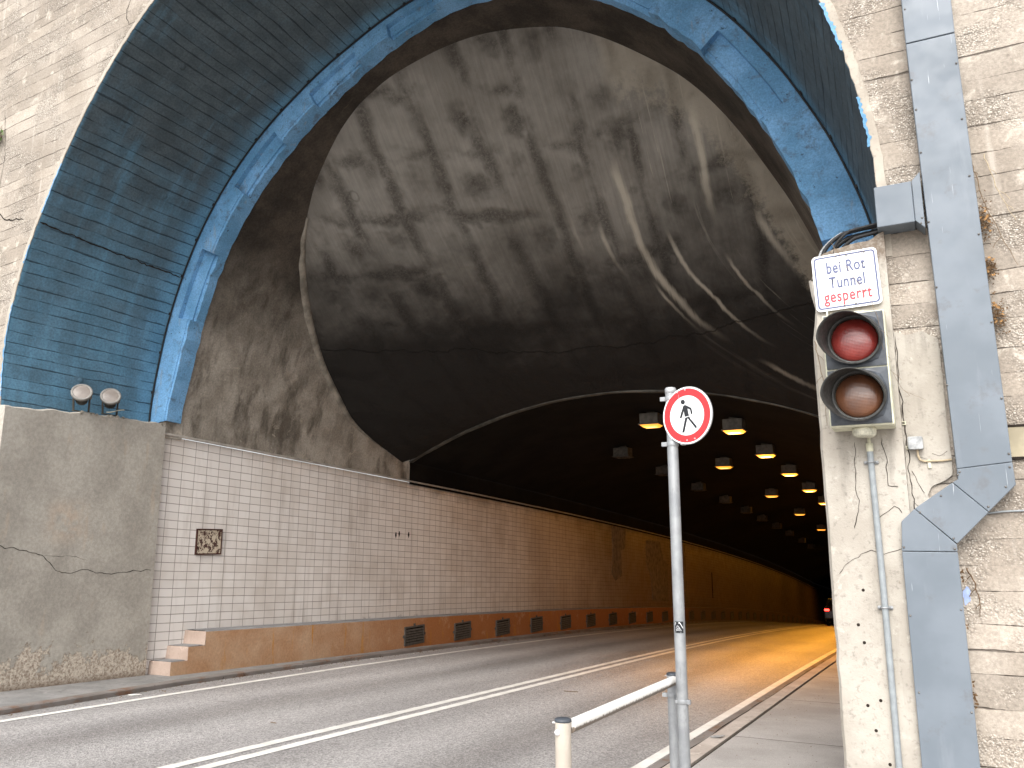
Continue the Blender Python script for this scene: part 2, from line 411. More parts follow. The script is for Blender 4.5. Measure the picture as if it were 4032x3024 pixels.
def m_rail():
    n = N('peeling_white_paint', .5, .4)
    P = n.pos(); p = n.sep(P)
    zc = n.sub(p[2], n.sub(1.0018, n.mul(p[1], .0430)))     # height over the rail's axis
    k = n.add(n.mul(n.noise(n.scale(P, (1, 1, 1)), 55, 6, .75), .030), n.mul(zc, .75))
    c = n.mix(n.step(k, .009, .017), (.15, .12, .095), (.78, .775, .75))
    n.col(c); MAT['rail'] = n.m
m_rail()
def m_post():
    n = N('weathered_cream_post', .6, .35)
    P = n.pos()
    c = n.mix(n.step(n.noise(P, 5, 5), .35, .65), (.42, .375, .32), (.52, .475, .41))
    c = n.mix(n.step(n.noise(n.scale(P, (3, 3, .5)), 14, 5, .7), .60, .68, 0., .6), c, (.22, .19, .16))
    c = n.mix(n.step(n.noise(n.scale(P, (2, 2, .4)), 9, 5), .60, .70, 0., .5), c, (.60, .44, .33))
    n.col(c); n.bump(n.noise(P, 60, 4), .3, .003); MAT['post'] = n.m
m_post()
plain('dark_metal', (.075, .068, .055), .55, .2); plain('black_rubber', (.016, .016, .017), .6, 0, .3)
plain('vent_metal', (.085, .075, .065), .65, .1, .35, .25); plain('vent_void', (.006, .006, .006), .95, 0, .0)
plain('lamp_box', (.13, .12, .105), .7, .0, .3, .3, 9)
plain('visor_black', (.035, .035, .033), .5, 0, .4, .3); plain('signal_front', (.050, .058, .070), .45, 0, .45, .3, 10)
plain('signal_edge', (.58, .57, .44), .6, 0, .4, .2); plain('mossy_cream', (.50, .485, .39), .7, 0, .3, .35, 22)
plain('sign_white', (.80, .81, .83), .4, 0, .5, .03); plain('sign_blue', (.09, .105, .20), .5, 0, .4, .06)
plain('sign_red', (.50, .055, .07), .5, 0, .4, .1); plain('traffic_red', (.70, .030, .036), .4, 0, .45, .05)
plain('sign_black', (.016, .018, .022), .4, 0, .4, .05); plain('sign_back', (.45, .46, .47), .45, .5)
plain('box_grey', (.33, .34, .345), .6, .2, .4, .3, 30); plain('conduit_grey', (.26, .285, .30), .5, 0, .4, .12)
plain('cream_plastic', (.55, .53, .40), .6); plain('crack_dark', (.028, .022, .018), .95, 0, .1)
plain('flood_rim', (.20, .19, .175), .6, .2, .5, .1); plain('bolt_steel', (.20, .19, .18), .45, .7)
plain('dead_leaf', (.115, .068, .034), .8, 0, .2, .4, 40); plain('leaf_tan', (.30, .17, .07), .8, 0, .2, .3, 40)
plain('twig', (.20, .145, .095), .85, 0, .2, .3, 30); plain('pale_twig', (.42, .345, .24), .85, 0, .2, .2, 30)
plain('ivy_leaf', (.085, .17, .03), .5, 0, .4, .3, 30)
plain('car_paint', (.030, .032, .036), .25, .4, .5, .1); plain('car_glass', (.008, .009, .010), .08, 0, .5, .02)
plain('tyre', (.014, .014, .014), .85, 0, .2); plain('paper', (.70, .69, .66), .8, 0, .2, .1)
plain('mortar', (.20, .16, .125), .9, 0, .2, .35, 5, .6); plain('ground_mat', (.16, .15, .14), .9, 0, .2, .2, .5)
plain('board_cream', (.36, .315, .225), .75, 0, .2, .18, 6); plain('coping_tile', (.36, .33, .295), .5, 0, .4, .2, 5)
plain('lip_concrete', (.085, .079, .068), .9, 0, .2, .45, 3, .6)
plain('lamp_box_dim', (.085, .078, .068), .8, 0, .2, .35, 9)  # darker copy of lamp_box, paints in the dimness of the unlit row
plain('rim_plaster', (.23, .205, .17), .9, 0, .2, .4, 4, .7)
plain('chipped_mortar', (.40, .36, .30), .9, 0, .2, .3, 30, .8)
plain('blue_smear', (.32, .40, .62), .9, 0, .2, .2, 20)

def glassy(name, c, c2, rough=.22):
    n = N(name, rough, .6)
    q = n.sep(n.obj())
    st = n.M('SINE', n.mul(q[2], 620.)); st2 = n.M('SINE', n.mul(q[0], 620.))
    n.col(n.mix(n.step(n.noise(n.obj(), 9, 4), .3, .7), c, c2))
    n.bump(n.add(st, n.mul(st2, .6)), .25, .0016)
    n.b.inputs['Coat Weight'].default_value = .6; n.b.inputs['Coat Roughness'].default_value = .12
    MAT[name] = n.m
glassy('red_lens', (.17, .016, .013), (.26, .030, .022)); glassy('amber_lens', (.095, .036, .017), (.15, .058, .025))
glassy('flood_glass', (.17, .142, .122), (.21, .178, .155), .6)
def emit(name, c, st):
    n = N(name, .5, .3); n.col(tuple(min(v, .8) for v in c))
    n.put(n.b.inputs['Emission Color'], c); n.b.inputs['Emission Strength'].default_value = st
    MAT[name] = n.m
def m_glow(name, st, edge):
    n = N(name, .5, .3); n.col((.5, .4, .25)); q = n.sep(n.obj())
    rr = n.M('MAXIMUM', n.mul(n.M('ABSOLUTE', q[0]), 1/.225), n.mul(n.M('ABSOLUTE', q[1]), 1/.20))
    k = n.step(rr, .15, 1.0, 1., 0.)
    n.put(n.b.inputs['Emission Color'], n.mix(k, (1., .33, .02), (1., .55, .14)))
    n.put(n.b.inputs['Emission Strength'], n.add(edge, n.mul(n.M('POWER', k, 1.6), st))); MAT[name] = n.m
m_glow('lamp_glow', 17., 1.3); m_glow('lamp_glow_weak', 1.3, .7)
emit('tail_glow', (1., .03, .02), 5.)
plain('lamp_glass_off', (.028, .025, .02), .3, 0, .5)

# ------------------------------------------------------------------ mesh helper
def tot(o):
    v = Vector((0, 0, 0))
    while o is not None: v += o.location; o = o.parent
    return v
class MB:
    def __init__(s): s.v = []; s.f = []; s.uv = {}; s.sm = set()
    def add(s, vs, fs, smooth=False, uvs=None):
        o = len(s.v); s.v += [tuple(map(float, a)) for a in vs]
        for k, f in enumerate(fs):
            if smooth: s.sm.add(len(s.f))
            if uvs: s.uv[len(s.f)] = [uvs[i] for i in f]
            s.f.append([i+o for i in f])
        return s
    def box(s, x0, x1, y0, y1, z0, z1):
        vs = [(x, y, z) for z in (z0, z1) for y in (y0, y1) for x in (x0, x1)]
        return s.add(vs, [(0, 2, 3, 1), (4, 5, 7, 6), (0, 1, 5, 4), (2, 6, 7, 3), (0, 4, 6, 2), (1, 3, 7, 5)])
    def run(s, x0, x1, h0, h1, ys):
        """a long box that follows the road's grade"""
        vs = []; fs = []
        for y in ys: vs += [(x0, y, Z(y, h0)), (x1, y, Z(y, h0)), (x1, y, Z(y, h1)), (x0, y, Z(y, h1))]
        for k in range(len(ys)-1):
            a = 4*k
            for i in range(4): fs.append((a+i, a+(i+1) % 4, a+4+(i+1) % 4, a+4+i))
        e = 4*(len(ys)-1); fs += [(3, 2, 1, 0), (e, e+1, e+2, e+3)]
        return s.add(vs, fs)
    def tube(s, pts, r, n=8, caps=True, smooth=True):
        pts = [Vector(p) for p in pts]; vs = []; fs = []
        t0 = (pts[1]-pts[0]).normalized()
        up = Vector((0, 0, 1)) if abs(t0.z) < .9 else Vector((1, 0, 0))
        a = t0.cross(up).normalized()
        for k, p in enumerate(pts):
            t = (pts[min(k+1, len(pts)-1)]-pts[max(k-1, 0)]).normalized()
            a = (a-t*a.dot(t)).normalized(); b = t.cross(a)
            rr = r[k] if isinstance(r, (list, tuple)) else r
            for i in range(n):
                an = 2*math.pi*i/n; vs.append(p+(a*math.cos(an)+b*math.sin(an))*rr)
        for k in range(len(pts)-1):
            for i in range(n): fs.append((k*n+i, k*n+(i+1) % n, (k+1)*n+(i+1) % n, (k+1)*n+i))
        s.add(vs, fs, smooth)
        if caps:
            o = (len(pts)-1)*n
            s.add(vs[:n], [tuple(range(n-1, -1, -1))]); s.add(vs[o:o+n], [tuple(range(n))])
        return s
    def lathe(s, prof, org, axis, n=24, smooth=True):
        """prof: list of (radius, distance along axis)"""
        ax = Vector(axis).normalized(); up = Vector((0, 0, 1)) if abs(ax.z) < .9 else Vector((1, 0, 0))
        a = ax.cross(up).normalized(); b = ax.cross(a); o = Vector(org); vs = []; fs = []
        for (r, d) in prof:
            for i in range(n):
                an = 2*math.pi*i/n; vs.append(o+ax*d+(a*math.cos(an)+b*math.sin(an))*r)
        for k in range(len(prof)-1):
            for i in range(n): fs.append((k*n+i, k*n+(i+1) % n, (k+1)*n+(i+1) % n, (k+1)*n+i))
        return s.add(vs, fs, smooth)
    def prism(s, poly, fn, d0, d1):
        """extrude a 2D polygon; fn(u, v, d) -> point"""
        n = len(poly)
        vs = [fn(u, v, d0) for u, v in poly]+[fn(u, v, d1) for u, v in poly]
        return s.add(vs, [tuple(range(n)), tuple(range(2*n-1, n-1, -1))]+[(i, i+n, (i+1) % n+n, (i+1) % n) for i in range(n)])
    def grid(s, P, uvs=None, smooth=True):
        m, n = len(P), len(P[0])
        vs = [p for row in P for p in row]; uu = [q for row in uvs for q in row] if uvs else None
        fs = [(i*n+j, i*n+j+1, (i+1)*n+j+1, (i+1)*n+j) for i in range(m-1) for j in range(n-1)]
        return s.add(vs, fs, smooth, uu)
    def build(s, name, mat, parent=None, bevel=0., recalc=True):
        me = bpy.data.meshes.new(name); off = tot(parent) if parent else Vector((0, 0, 0))
        me.from_pydata([tuple(Vector(v)-off) for v in s.v], [], s.f)
        if s.uv:
            L = me.uv_layers.new(name='UVMap')
            for p in me.polygons:
                if p.index in s.uv:
                    for li, q in zip(p.loop_indices, s.uv[p.index]): L.data[li].uv = q
        for i in s.sm: me.polygons[i].use_smooth = True
        if recalc:
            import bmesh
            bm = bmesh.new(); bm.from_mesh(me); bmesh.ops.recalc_face_normals(bm, faces=bm.faces); bm.to_mesh(me); bm.free()
        me.materials.append(MAT[mat] if isinstance(mat, str) else mat); me.update()
        o = bpy.data.objects.new(name, me); COL.objects.link(o)
        if parent: o.parent = parent
        if bevel:
            b = o.modifiers.new('bevel', 'BEVEL'); b.width = bevel; b.segments = 2; b.limit_method = 'ANGLE'; b.angle_limit = R(40)
        return o
def split(b, name, mat, parent, bevel=0.):
    """one object for each separate piece"""
    p = list(range(len(b.v)))
    def fd(i):
        while p[i] != i: p[i] = p[p[i]]; i = p[i]
        return i
    for f in b.f:
        for i in f[1:]: p[fd(i)] = fd(f[0])
    g_ = {}
    for k, f in enumerate(b.f): g_.setdefault(fd(f[0]), []).append(k)
    for ks in g_.values():
        q = MB(); m = {}
        for k in ks:
            for i in b.f[k]:
                if i not in m: m[i] = len(q.v); q.v.append(b.v[i])
            if k in b.sm: q.sm.add(len(q.f))
            q.f.append([m[i] for i in b.f[k]])
        q.build(name, mat, parent, bevel)
def tag(o, label, cat, group=None):
    o['label'] = label; o['category'] = cat
    if group: o['group'] = group
    return o
def thing(name, loc, label, cat, group=None):
    o = bpy.data.objects.new(name, None); COL.objects.link(o); o.location = loc; o.empty_display_size = .2
    return tag(o, label, cat, group)
def struct(o, kind='structure'): o['kind'] = kind; return o
def jit(p, a, f=5.): return (mnoise.noise(Vector(p)*f))*a
def frange(a, b, st):
    n = max(1, int(round((b-a)/st))); return [a+(b-a)*i/n for i in range(n+1)]

# ------------------------------------------------------------------ camera
cam = bpy.data.cameras.new('camera'); co = bpy.data.objects.new('camera', cam); COL.objects.link(co)
cam.sensor_width = 36; cam.lens = 36*1740/2212; cam.clip_end = 600; cam.clip_start = .05
th, yw = R(11.06), R(27.4)
fw = Vector((-math.sin(yw)*math.cos(th), math.cos(yw)*math.cos(th), math.sin(th)))
co.location = (0, 0, 1.7); co.rotation_euler = fw.to_track_quat('-Z', 'Y').to_euler(); scene.camera = co

# ------------------------------------------------------------------ ground, road, pavements
YE = 132.
ys = frange(-30, YE, 1.5)
def kerb_x(y): return float(np.interp(y, [-30, 0, 3, 5.8, 6.45, 9, 13, 20, 140], [-9.2, -9.3, -9.5, -9.75, -9.83, -10.18, -10.40, -10.45, -10.45]))
def wl_x(y): return float(np.interp(y, [-30, 0, 3, 5.8, 9, 12.2, 20, 32, 140], [-8.9, -9.0, -9.17, -9.40, -9.62, -9.78, -9.82, -9.78, -9.78]))
g = MB(); gy = frange(-120, YE, 4)
g.grid([[(x, y, Z(max(y, -60), -.06)) for x in (-160, -60, -20, -9, -2, 10, 60, 160)] for y in gy]); struct(g.build('ground', 'ground_mat'))
r = MB(); r.grid([[(kerb_x(y)-.02+(kerb_x(y)*-1-2.3)*t, y, Z(y)) for t in np.linspace(0, 1, 9)] for y in ys]); struct(r.build('road', 'asphalt'))
ys2 = frange(-30, YE, .5)
l = MB()
def stripe(xf, w, per=0., saw=0., y0=-30, y1=YE):
    yy = frange(y0, y1, .09 if per else .5) if per else frange(y0, y1, .5)
    P = []
    for y in yy:
        x = xf(y); k = saw*((y/per) % 1) if per and y < 45 else 0
        P.append([(x-w/2-k, y, Z(y, .005)), (x+w/2, y, Z(y, .005))])
    l.grid(P, smooth=False)
stripe(lambda y: -6.135, .125, .32, .016); stripe(lambda y: -5.875, .125, .32, .016)
stripe(wl_x, .12); stripe(lambda y: -2.615, .12)
struct(l.build('road_marking', 'line'))
# left pavement and its kerb
p = MB(); pl = []
for y in ys2:
    k = kerb_x(y); pl.append([(k-.13, y, Z(y, .062)), (k-.5, y, Z(y, .062)), (-11.5 if y < 9 else -11.3, y, Z(y, .066)), (-14.5, y, Z(y, .07))] if y < 6.6 else [(k-.13, y, Z(y, .062)), ((k-11.3)/2, y, Z(y, .064)), (-11.3, y, Z(y, .066)), (-11.32, y, Z(y, .066))])
p.grid(pl, smooth=False); struct(p.build('left_pavement', 'pavement_grey'))
def kerb(name, fx, w, h, mat, side, y0=-30, seg=0.):
    b = MB()
    P = []
    for y in frange(y0, YE, .5):
        x = fx(y); j = jit((x, y, 0), .012, 1.3)
        P.append([(x+j, y, Z(y, -.03)), (x+j, y, Z(y, h-.015)), (x+j+side*.018, y, Z(y, h)), (x+side*w, y, Z(y, h)), (x+side*w, y, Z(y, -.03))])
    b.grid(P, smooth=False); return struct(b.build(name, mat))
kerb('left_kerb', kerb_x, .15, .07, 'kerb_left', -1)
kerb('right_kerb', lambda y: -2.31, .19, .10, 'kerb_stone', 1)
w = MB(); w.grid([[(-2.075, y, Z(y, .10)), (-.3, y, Z(y, .105)), (16. if y < 6.9 else -.05, y, Z(y, .11))] for y in frange(-30, YE, .4)], smooth=False)
# joint between kerb and pavement, one cross joint
struct(w.build('right_pavement', 'walk'))
w = MB(); w.grid([[(-2.122, y, Z(y, .075)), (-2.073, y, Z(y, .08))] for y in frange(-30, YE, .5)]); struct(w.build('pavement_joint', 'crack_dark'))
w = MB()
for yj in (9.0, 12.1, 15.3, 4.6): w.grid([[(x, yj+.06*(x+2)+jit((x, yj, 0), .02, 3), Z(yj+.06*(x+2), .1145)), (x, yj+.012+.06*(x+2)+jit((x, yj, 0), .02, 3), Z(yj+.06*(x+2), .1145))] for x in np.linspace(-2.06, -.75, 14)])
struct(w.build('pavement_seam', 'crack_dark'))
w = MB(); w.grid([[(-2.54, y, Z(y, .004)), (-2.43, y, Z(y, .005)), (-2.305, y, Z(y, .006))] for y in frange(-30, YE, .5)], smooth=False); struct(w.build('right_gutter', 'kerb_left'))
w = MB(); P = []
for y in frange(-6, 40, .12):
    x = -2.42+jit((0, y, 3), .03, 1.1); P.append([(x-.02, y, Z(y, .010)), (x-.004+jit((5, y, 1), .016, 2.), y, Z(y, .010))])
w.grid(P, smooth=False); struct(w.build('gutter_crack', 'crack_dark'))

# ------------------------------------------------------------------ portal
CX, CZ = -5.86, 4.25
def prof(ang, rad):
    a = np.array(ang, float); r_ = np.array(rad, float); o = np.argsort(a); a, r_ = a[o], r_[o]
    A = np.linspace(-9, 190, 800); v = np.interp(A, a, r_); k = np.exp(-np.linspace(-2.2, 2.2, 41)**2); k /= k.sum()
    v = np.convolve(np.pad(v, 20, mode='edge'), k, mode='valid')
    return lambda t: float(np.interp(t, A, v))
r_in = prof([-9, -4, 0, 7.9, 17, 26.4, 37, 46.4, 58.1, 75, 89.6, 98.9, 111.6, 117.7, 129.6, 137, 146.5, 159.1, 167.7, 173, 179.1, 187.3, 190],
            [5.36, 5.22, 5.14, 5.07, 5.02, 5.01, 5.06, 5.16, 5.28, 5.44, 5.42, 5.26, 5.06, 4.99, 4.94, 4.94, 4.955, 4.97, 5.0, 5.03, 5.124, 5.33, 5.36])
r_out = prof([-9, 0, 8.5, 15.8, 26.1, 35.2, 46, 70, 95.7, 108.2, 121.5, 136.9, 150.3, 162.8, 175.5, 186, 190],
             [5.7, 5.65, 5.6, 5.55, 5.525, 5.56, 5.66, 5.84, 5.62, 5.45, 5.385, 5.41, 5.44, 5.47, 5.55, 5.69, 5.72])
r_face = prof([-9, 1, 10, 19.2, 45, 70, 95, 122.6, 136.7, 147.4, 156.8, 163.9, 176.6, 190],
              [5.70, 5.687, 5.686, 5.70, 5.76, 5.88, 5.80, 5.66, 5.52, 5.45, 5.43, 5.48, 5.545, 5.5])
YF, YR = 6.5, 9.05
def arc(rf, a, y, dz=0.): return (CX+rf(a)*math.cos(R(a)), y, CZ+rf(a)*math.sin(R(a))+dz)
portal = thing('tunnel_portal', (CX, YF, Z(YF)), 'old board-marked concrete tunnel portal with a wide blue painted arch', 'tunnel portal')
AL, AR = 188.6, -4.2
angs = list(np.linspace(AR, AL, 260))
def faceP(a, dr=0., y=YF):
    rr = r_face(a)+dr+jit((a*.3, 0, 1), .016, 3.)+jit((a, 2, 1), .008, 3.)
    return (CX+rr*math.cos(R(a)), y, CZ+rr*math.sin(R(a)))
fwm = MB()
TOP = 17.; XL, XRR = -30., 16.
def outer(a):
    c, s_ = math.cos(R(a)), math.sin(R(a)); ts = []
    if c > 1e-6: ts.append((XRR-CX)/c)
    if c < -1e-6: ts.append((XL-CX)/c)
    if s_ > 1e-6: ts.append((TOP-CZ)/s_)
    t = min(ts); return (CX+c*t, YF, CZ+s_*t)
inn = [faceP(a) for a in angs]; out = [outer(a) for a in angs]
fwm.grid([inn, out], smooth=False)
b0 = Z(YF, -.1)
fwm.add([inn[0], out[0], (XRR, YF, b0), (inn[0][0], YF, b0)], [(0, 1, 2, 3)])
fwm.add([inn[-1], out[-1], (XL, YF, b0), (inn[-1][0], YF, b0)], [(0, 1, 2, 3)])
fwm.build('face_wall', 'face', portal)
eb = MB()
eb.grid([[faceP(a, .004, YF-.008), faceP(a, .07+jit((a, 1, 7), .012, 1.), YF-.008), faceP(a, .075+jit((a, 1, 7), .012, 1.), YF+.01)] for a in angs], smooth=False)
eb.build('edge_band', 'band_concrete', portal)
# blue paint that spilled over the edge, broken
sp = MB()
for a0, a1 in [(5, 9.5), (14, 19), (21, 27), (-3, 1), (150, 158), (163, 166), (172, 186)]:
    sp.grid([[faceP(a, -.012, YF-.011), faceP(a, .004+abs(jit((a, 3, 3), .05, 2.)), YF-.011)] for a in np.linspace(a0, a1, 40)], smooth=False)
split(sp, 'paint_edge', 'ring', portal)
so = MB(); P = []; U = []
arcl = 0.; prev = None
for a in reversed(angs):
    f = faceP(a); o_ = arc(r_out, a, YR)
    if prev is not None: arcl += math.dist(f, prev)
    prev = f
    row = []; ur = []
    for t in np.linspace(0, 1, 14): row.append(tuple(f[i]*(1-t)+o_[i]*t for i in range(3))); ur.append((t*2.55, arcl))
    P.append(row); U.append(ur)
so.grid(P, U); so.build('soffit', 'soffit', portal)
# ring with recessed panels
panels = [(-1, 8), (27.5, 42), (53, 63), (72, 83), (92, 101), (108, 119), (128.5, 141), (154, 167.5)]
ring = MB()
ALR = 186.4
ra = sorted(set(list(np.linspace(AR, ALR, 190))+[v for p_ in panels for v in p_]))
def inpan(a0, a1): m_ = (a0+a1)/2; return any(p0 < m_ < p1 for p0, p1 in panels)
def rp(a, t, y):
    rr = r_out(a)*(1-t)+r_in(a)*t
    if t == 1: rr += jit((a*.2, 4, 1), .03, 2.)+jit((a, 4, 1), .014, 2.)
    return (CX+rr*math.cos(R(a)), y, CZ+rr*math.sin(R(a))-.045*(y-YR))
DP = .085
for a0, a1 in zip(ra[:-1], ra[1:]):
    if inpan(a0, a1):
        st = [(0, YR), (.42, YR), (.42, YR+DP), (.86, YR+DP+.02), (.86, YR+DP+.05), (1, YR+DP+.05), (1, YR+.30)]
    else: st = [(0, YR), (.42, YR), (.9, YR), (.9, YR+.012), (1, YR+.012), (1, YR+.30)]
    ring.grid([[rp(a, t, y) for t, y in st] for a in (a0, a1)], smooth=False)
for p0, p1 in panels:
    for a in (p0, p1):
        ring.add([rp(a, .42, YR), rp(a, 1, YR), rp(a, 1, YR+DP+.05), rp(a, .42, YR+DP+.05)], [(0, 1, 2, 3)])
ring.add([rp(ALR, 0, YR), rp(ALR, 1, YR), rp(ALR, 1, YR+.3), rp(ALR, 0, YR+.3)], [(0, 1, 2, 3)])
ring.build('arch_ring', 'ring', portal)
# piers
JX, PXR = -11.12, -.715
pr = MB(); tops = []
yy = frange(6.44, 9.06, .06)
for y in yy: tops.append(float(np.interp(y, [6.44, 7.2, 7.7, 8.9, 9.06], [3.525, 3.56, 3.60, 3.60, 3.575]))+jit((y, 1, 2), .03, 4.)+jit((y, 5, 2), .012, 11.))
P = []
for y, t in zip(yy, tops):
    P.append([(JX, y, Z(y, -.05)), (JX, y, Z(y, .6)), (JX, y, Z(y, 1.5)), (JX, y, Z(y, 2.6)), (JX, y, t-.02), (JX-.03, y, t), (JX-.9, y, t+.01)])
pr.grid(P, smooth=False)
y0 = yy[0]; pr.add([(JX, y0, Z(y0, -.05)), (JX, y0, tops[0]-.02), (JX-.03, y0, tops[0]), (JX-.16, y0, tops[0]+.01), (JX-.16, y0, Z(y0, -.05))], [(0, 1, 2, 3, 4)])
pr.add([(JX-.16, y0, Z(y0, -.05)), (JX-.16, y0, tops[0]+.01), (JX-.16, y0+.1, tops[0]+.01), (JX-.16, y0+.1, Z(y0, -.05))], [(0, 1, 2, 3)])
y0 = yy[-1]; pr.add([(JX, y0, Z(y0, -.05)), (JX, y0, tops[-1]-.02), (JX-.03, y0, tops[-1]), (JX-.4, y0, tops[-1]), (JX-.4, y0, Z(y0, -.05))], [(0, 1, 2, 3, 4)])
pier = pr.build('pier', 'render', portal); pier['label'] = 'grey rendered pier flaking at its foot'
pr = MB(); n_ = 15
xs = list(np.linspace(PXR, -.155, n_))
pt = [float(np.interp(x, [PXR, -.66, -.6, -.3, -.155], [3.70, 3.84, 3.90, 3.95, 3.98]))+jit((x, 0, 5), .035, 9.) for x in xs]
zl = frange(Z(6.4, -.05), 3.7, .12)
def ex(z): return PXR+(jit((0, 0, z), .014, 2.5)+jit((1, 0, z), .01, 9.)) + (.035*max(0., 1-abs(z-3.45)/.22) if z > 3.2 else 0)
P = []
for z in zl: P.append([(ex(z), 9.05, z), (ex(z), 6.43, z), (ex(z)+.02, 6.40, z)]+[(x, 6.40, z) for x in xs[2:]]+[(-.155, 6.52, z)])
P.append([(ex(3.7), 9.05, pt[0]), (ex(3.7), 6.43, pt[0]), (ex(3.7)+.02, 6.40, pt[0])]+[(x, 6.40, t) for x, t in zip(xs[2:], pt[2:])]+[(-.155, 6.52, pt[-1])])
P.append([(ex(3.7), 9.05, pt[0]), (ex(3.7), 6.9, pt[0]+.05), (ex(3.7)+.02, 6.55, pt[0]+.04)]+[(x, 6.5, t+.03) for x, t in zip(xs[2:], pt[2:])]+[(-.155, 6.54, pt[-1]+.02)])
P.append([(ex(3.7), 9.05, pt[0])]+[(-.3, 9.05, 3.9)]*2+[(-.155, 9.05, 3.95) for x in xs[2:]]+[(-.155, 9.05, 3.95)])
pr.grid(P, smooth=False)
pier = pr.build('pier', 'pier_concrete', portal); pier['label'] = 'pale smooth concrete pier behind the traffic light'
# plaster skin right of the pier, broken at its lower edge
pp = MB()
poly = [(-.153, 3.24), (-.08, 3.20), (.03, 3.22), (.135, 3.15), (.14, 2.16), (.06, 2.11), (.0, 2.085), (-.03, 2.02), (-.012, 1.955), (-.055, 1.86), (-.06, 1.78), (-.11, 1.72), (-.125, 1.6), (-.153, 1.55)]
def rag(poly, st=.03, am=.009):
    o = []
    for (a, b), (c, d) in zip(poly, poly[1:]+poly[:1]):
        L = math.hypot(c-a, d-b); k = max(1, int(L/st))
        for i in range(k): o.append((a+(c-a)*i/k+jit((a+i*.03, b, 1), am, 23.), b+(d-b)*i/k+jit((a, b+i*.03, 4), am, 23.)))
    return o
pp.prism(rag(poly), lambda u, v, d: (u, d, v), 6.478, 6.502); pp.build('plaster_skin', 'pier_concrete', portal)
# cracks
def crack(b, pts, fn, w=.006, am=.02, sub=12, seed=0):
    q = []
    for (a, c) in zip(pts[:-1], pts[1:]):
        for i in range(sub): t = i/sub; q.append((a[0]+(c[0]-a[0])*t, a[1]+(c[1]-a[1])*t))
    q.append(pts[-1]); P = []
    for k, (u, v) in enumerate(q):
        u += jit((u*3, v*3, seed), am, 3.)+jit((u, v, seed+3), am*.5, 17.); v += jit((v*3, u*3, seed+9), am, 3.)+jit((v, u, seed+5), am*.5, 17.)
        t0 = q[min(k+1, len(q)-1)]; t1 = q[max(k-1, 0)]; dx, dy = t0[0]-t1[0], t0[1]-t1[1]; L = math.hypot(dx, dy) or 1
        ww = w*(.55+1.1*abs(mnoise.noise(Vector((u*7, v*7, seed)))))*(.25 if k in (0, len(q)-1) else 1)
        P.append([fn(u-dy/L*ww*.5, v+dx/L*ww*.5), fn(u+dy/L*ww*.5, v-dx/L*ww*.5)])
    b.grid(P, smooth=False)
cb = MB()
J = lambda u, v: (JX+.003, u, v)
crack(cb, [(6.46, 1.66), (6.7, 1.62), (7.18, 1.51), (7.49, 1.25), (7.84, 1.29), (8.3, 1.215), (8.6, 1.25), (9.03, 1.26)], J, .011, .03)
crack(cb, [(7.2, 1.5), (7.6, 1.5), (7.9, 1.42)], J, .004, .02)
Fp = lambda u, v: (u, 6.397, v)
crack(cb, [(-.66, 1.47), (-.5, 1.62), (-.42, 1.64), (-.34, 1.61), (-.2, 1.66)], Fp, .004, .02, seed=2)
crack(cb, [(-.48, 2.42), (-.5, 2.2), (-.47, 2.0), (-.52, 1.8)], Fp, .005, .02, seed=3)
crack(cb, [(-.29, 2.44), (-.27, 2.25), (-.28, 2.1), (-.2, 2.08)], Fp, .006, .02, seed=4)
crack(cb, [(-.36, 1.86), (-.25, 1.95), (-.2, 1.9)], Fp, .005, .02, seed=5)
Gp = lambda u, v: (u, 6.475, v)
crack(cb, [(-.148, 3.2), (-.145, 2.7), (-.13, 2.4), (-.135, 2.2), (-.12, 2.02), (-.13, 1.85), (-.12, 1.76)], Gp, .008, .018, seed=6)
crack(cb, [(-.12, 2.2), (-.09, 2.12), (-.05, 2.04)], Gp, .005, .012, seed=7); crack(cb, [(.12, 2.33), (.06, 2.30), (.02, 2.32)], Gp, .004, .01, seed=8)
crack(cb, [(-.13, 1.98), (-.09, 1.93), (-.04, 1.93)], Gp, .004, .01, seed=9); crack(cb, [(-.06, 2.3), (.0, 2.27), (.05, 2.25)], Gp, .003, .01, seed=11)
Wp = lambda u, v: (u, 6.496, v)
crack(cb, [(-12.4, 6.56), (-12.0, 6.47), (-11.7, 6.34), (-11.36, 6.27)], Wp, .026, .05, seed=12)
crack(cb, [(-12.15, 8.2), (-12.0, 7.4), (-12.05, 6.6)], Wp, .009, .03, seed=13)
crack(cb, [(-9.3, 9.33), (-9.5, 9.05), (-9.42, 8.8)], Wp, .012, .03, seed=14)
def Sp(u, a):
    f = faceP(a, -.012); o_ = arc(r_out, a, YR); t = u/2.55
    q = Vector(tuple(f[i]*(1-t)+o_[i]*t for i in range(3))); return tuple(q-Vector((math.cos(R(a)), 0, math.sin(R(a))))*.006)
def scr(a0, a1, u0, u1, w, seed): crack(cb, [(u0, a0/20), ((u0+u1)/2, (a0+a1)/40+.01), (u1, a1/20)], lambda u, v: Sp(u, v*20), w, .02, 26, seed)
scr(159.4, 160.2, .0, 2.5, .013, 21)
split(cb, 'crack', 'crack_dark', portal)
ch = MB()      # chipped mortar along the top of the left pier
for k in range(26):
    y = random.choice([7.55, 7.7, 7.8, 7.9, 8.0, 8.2, 8.9, 9.0])+random.uniform(-.06, .06); s_ = random.uniform(.008, .022)
    z = float(np.interp(y, yy, tops))-random.uniform(0, .03)
    ch.prism([(math.cos(i*1.05)*s_*random.uniform(.7, 1.4), math.sin(i*1.05)*s_*random.uniform(.6, 1.1)) for i in range(6)], lambda u, v, d: (JX+d, y+u, z+v), -.01, .008)
split(ch, 'chipped_mortar', 'chipped_mortar', portal)
ho = MB()      # old bolt holes in the pier
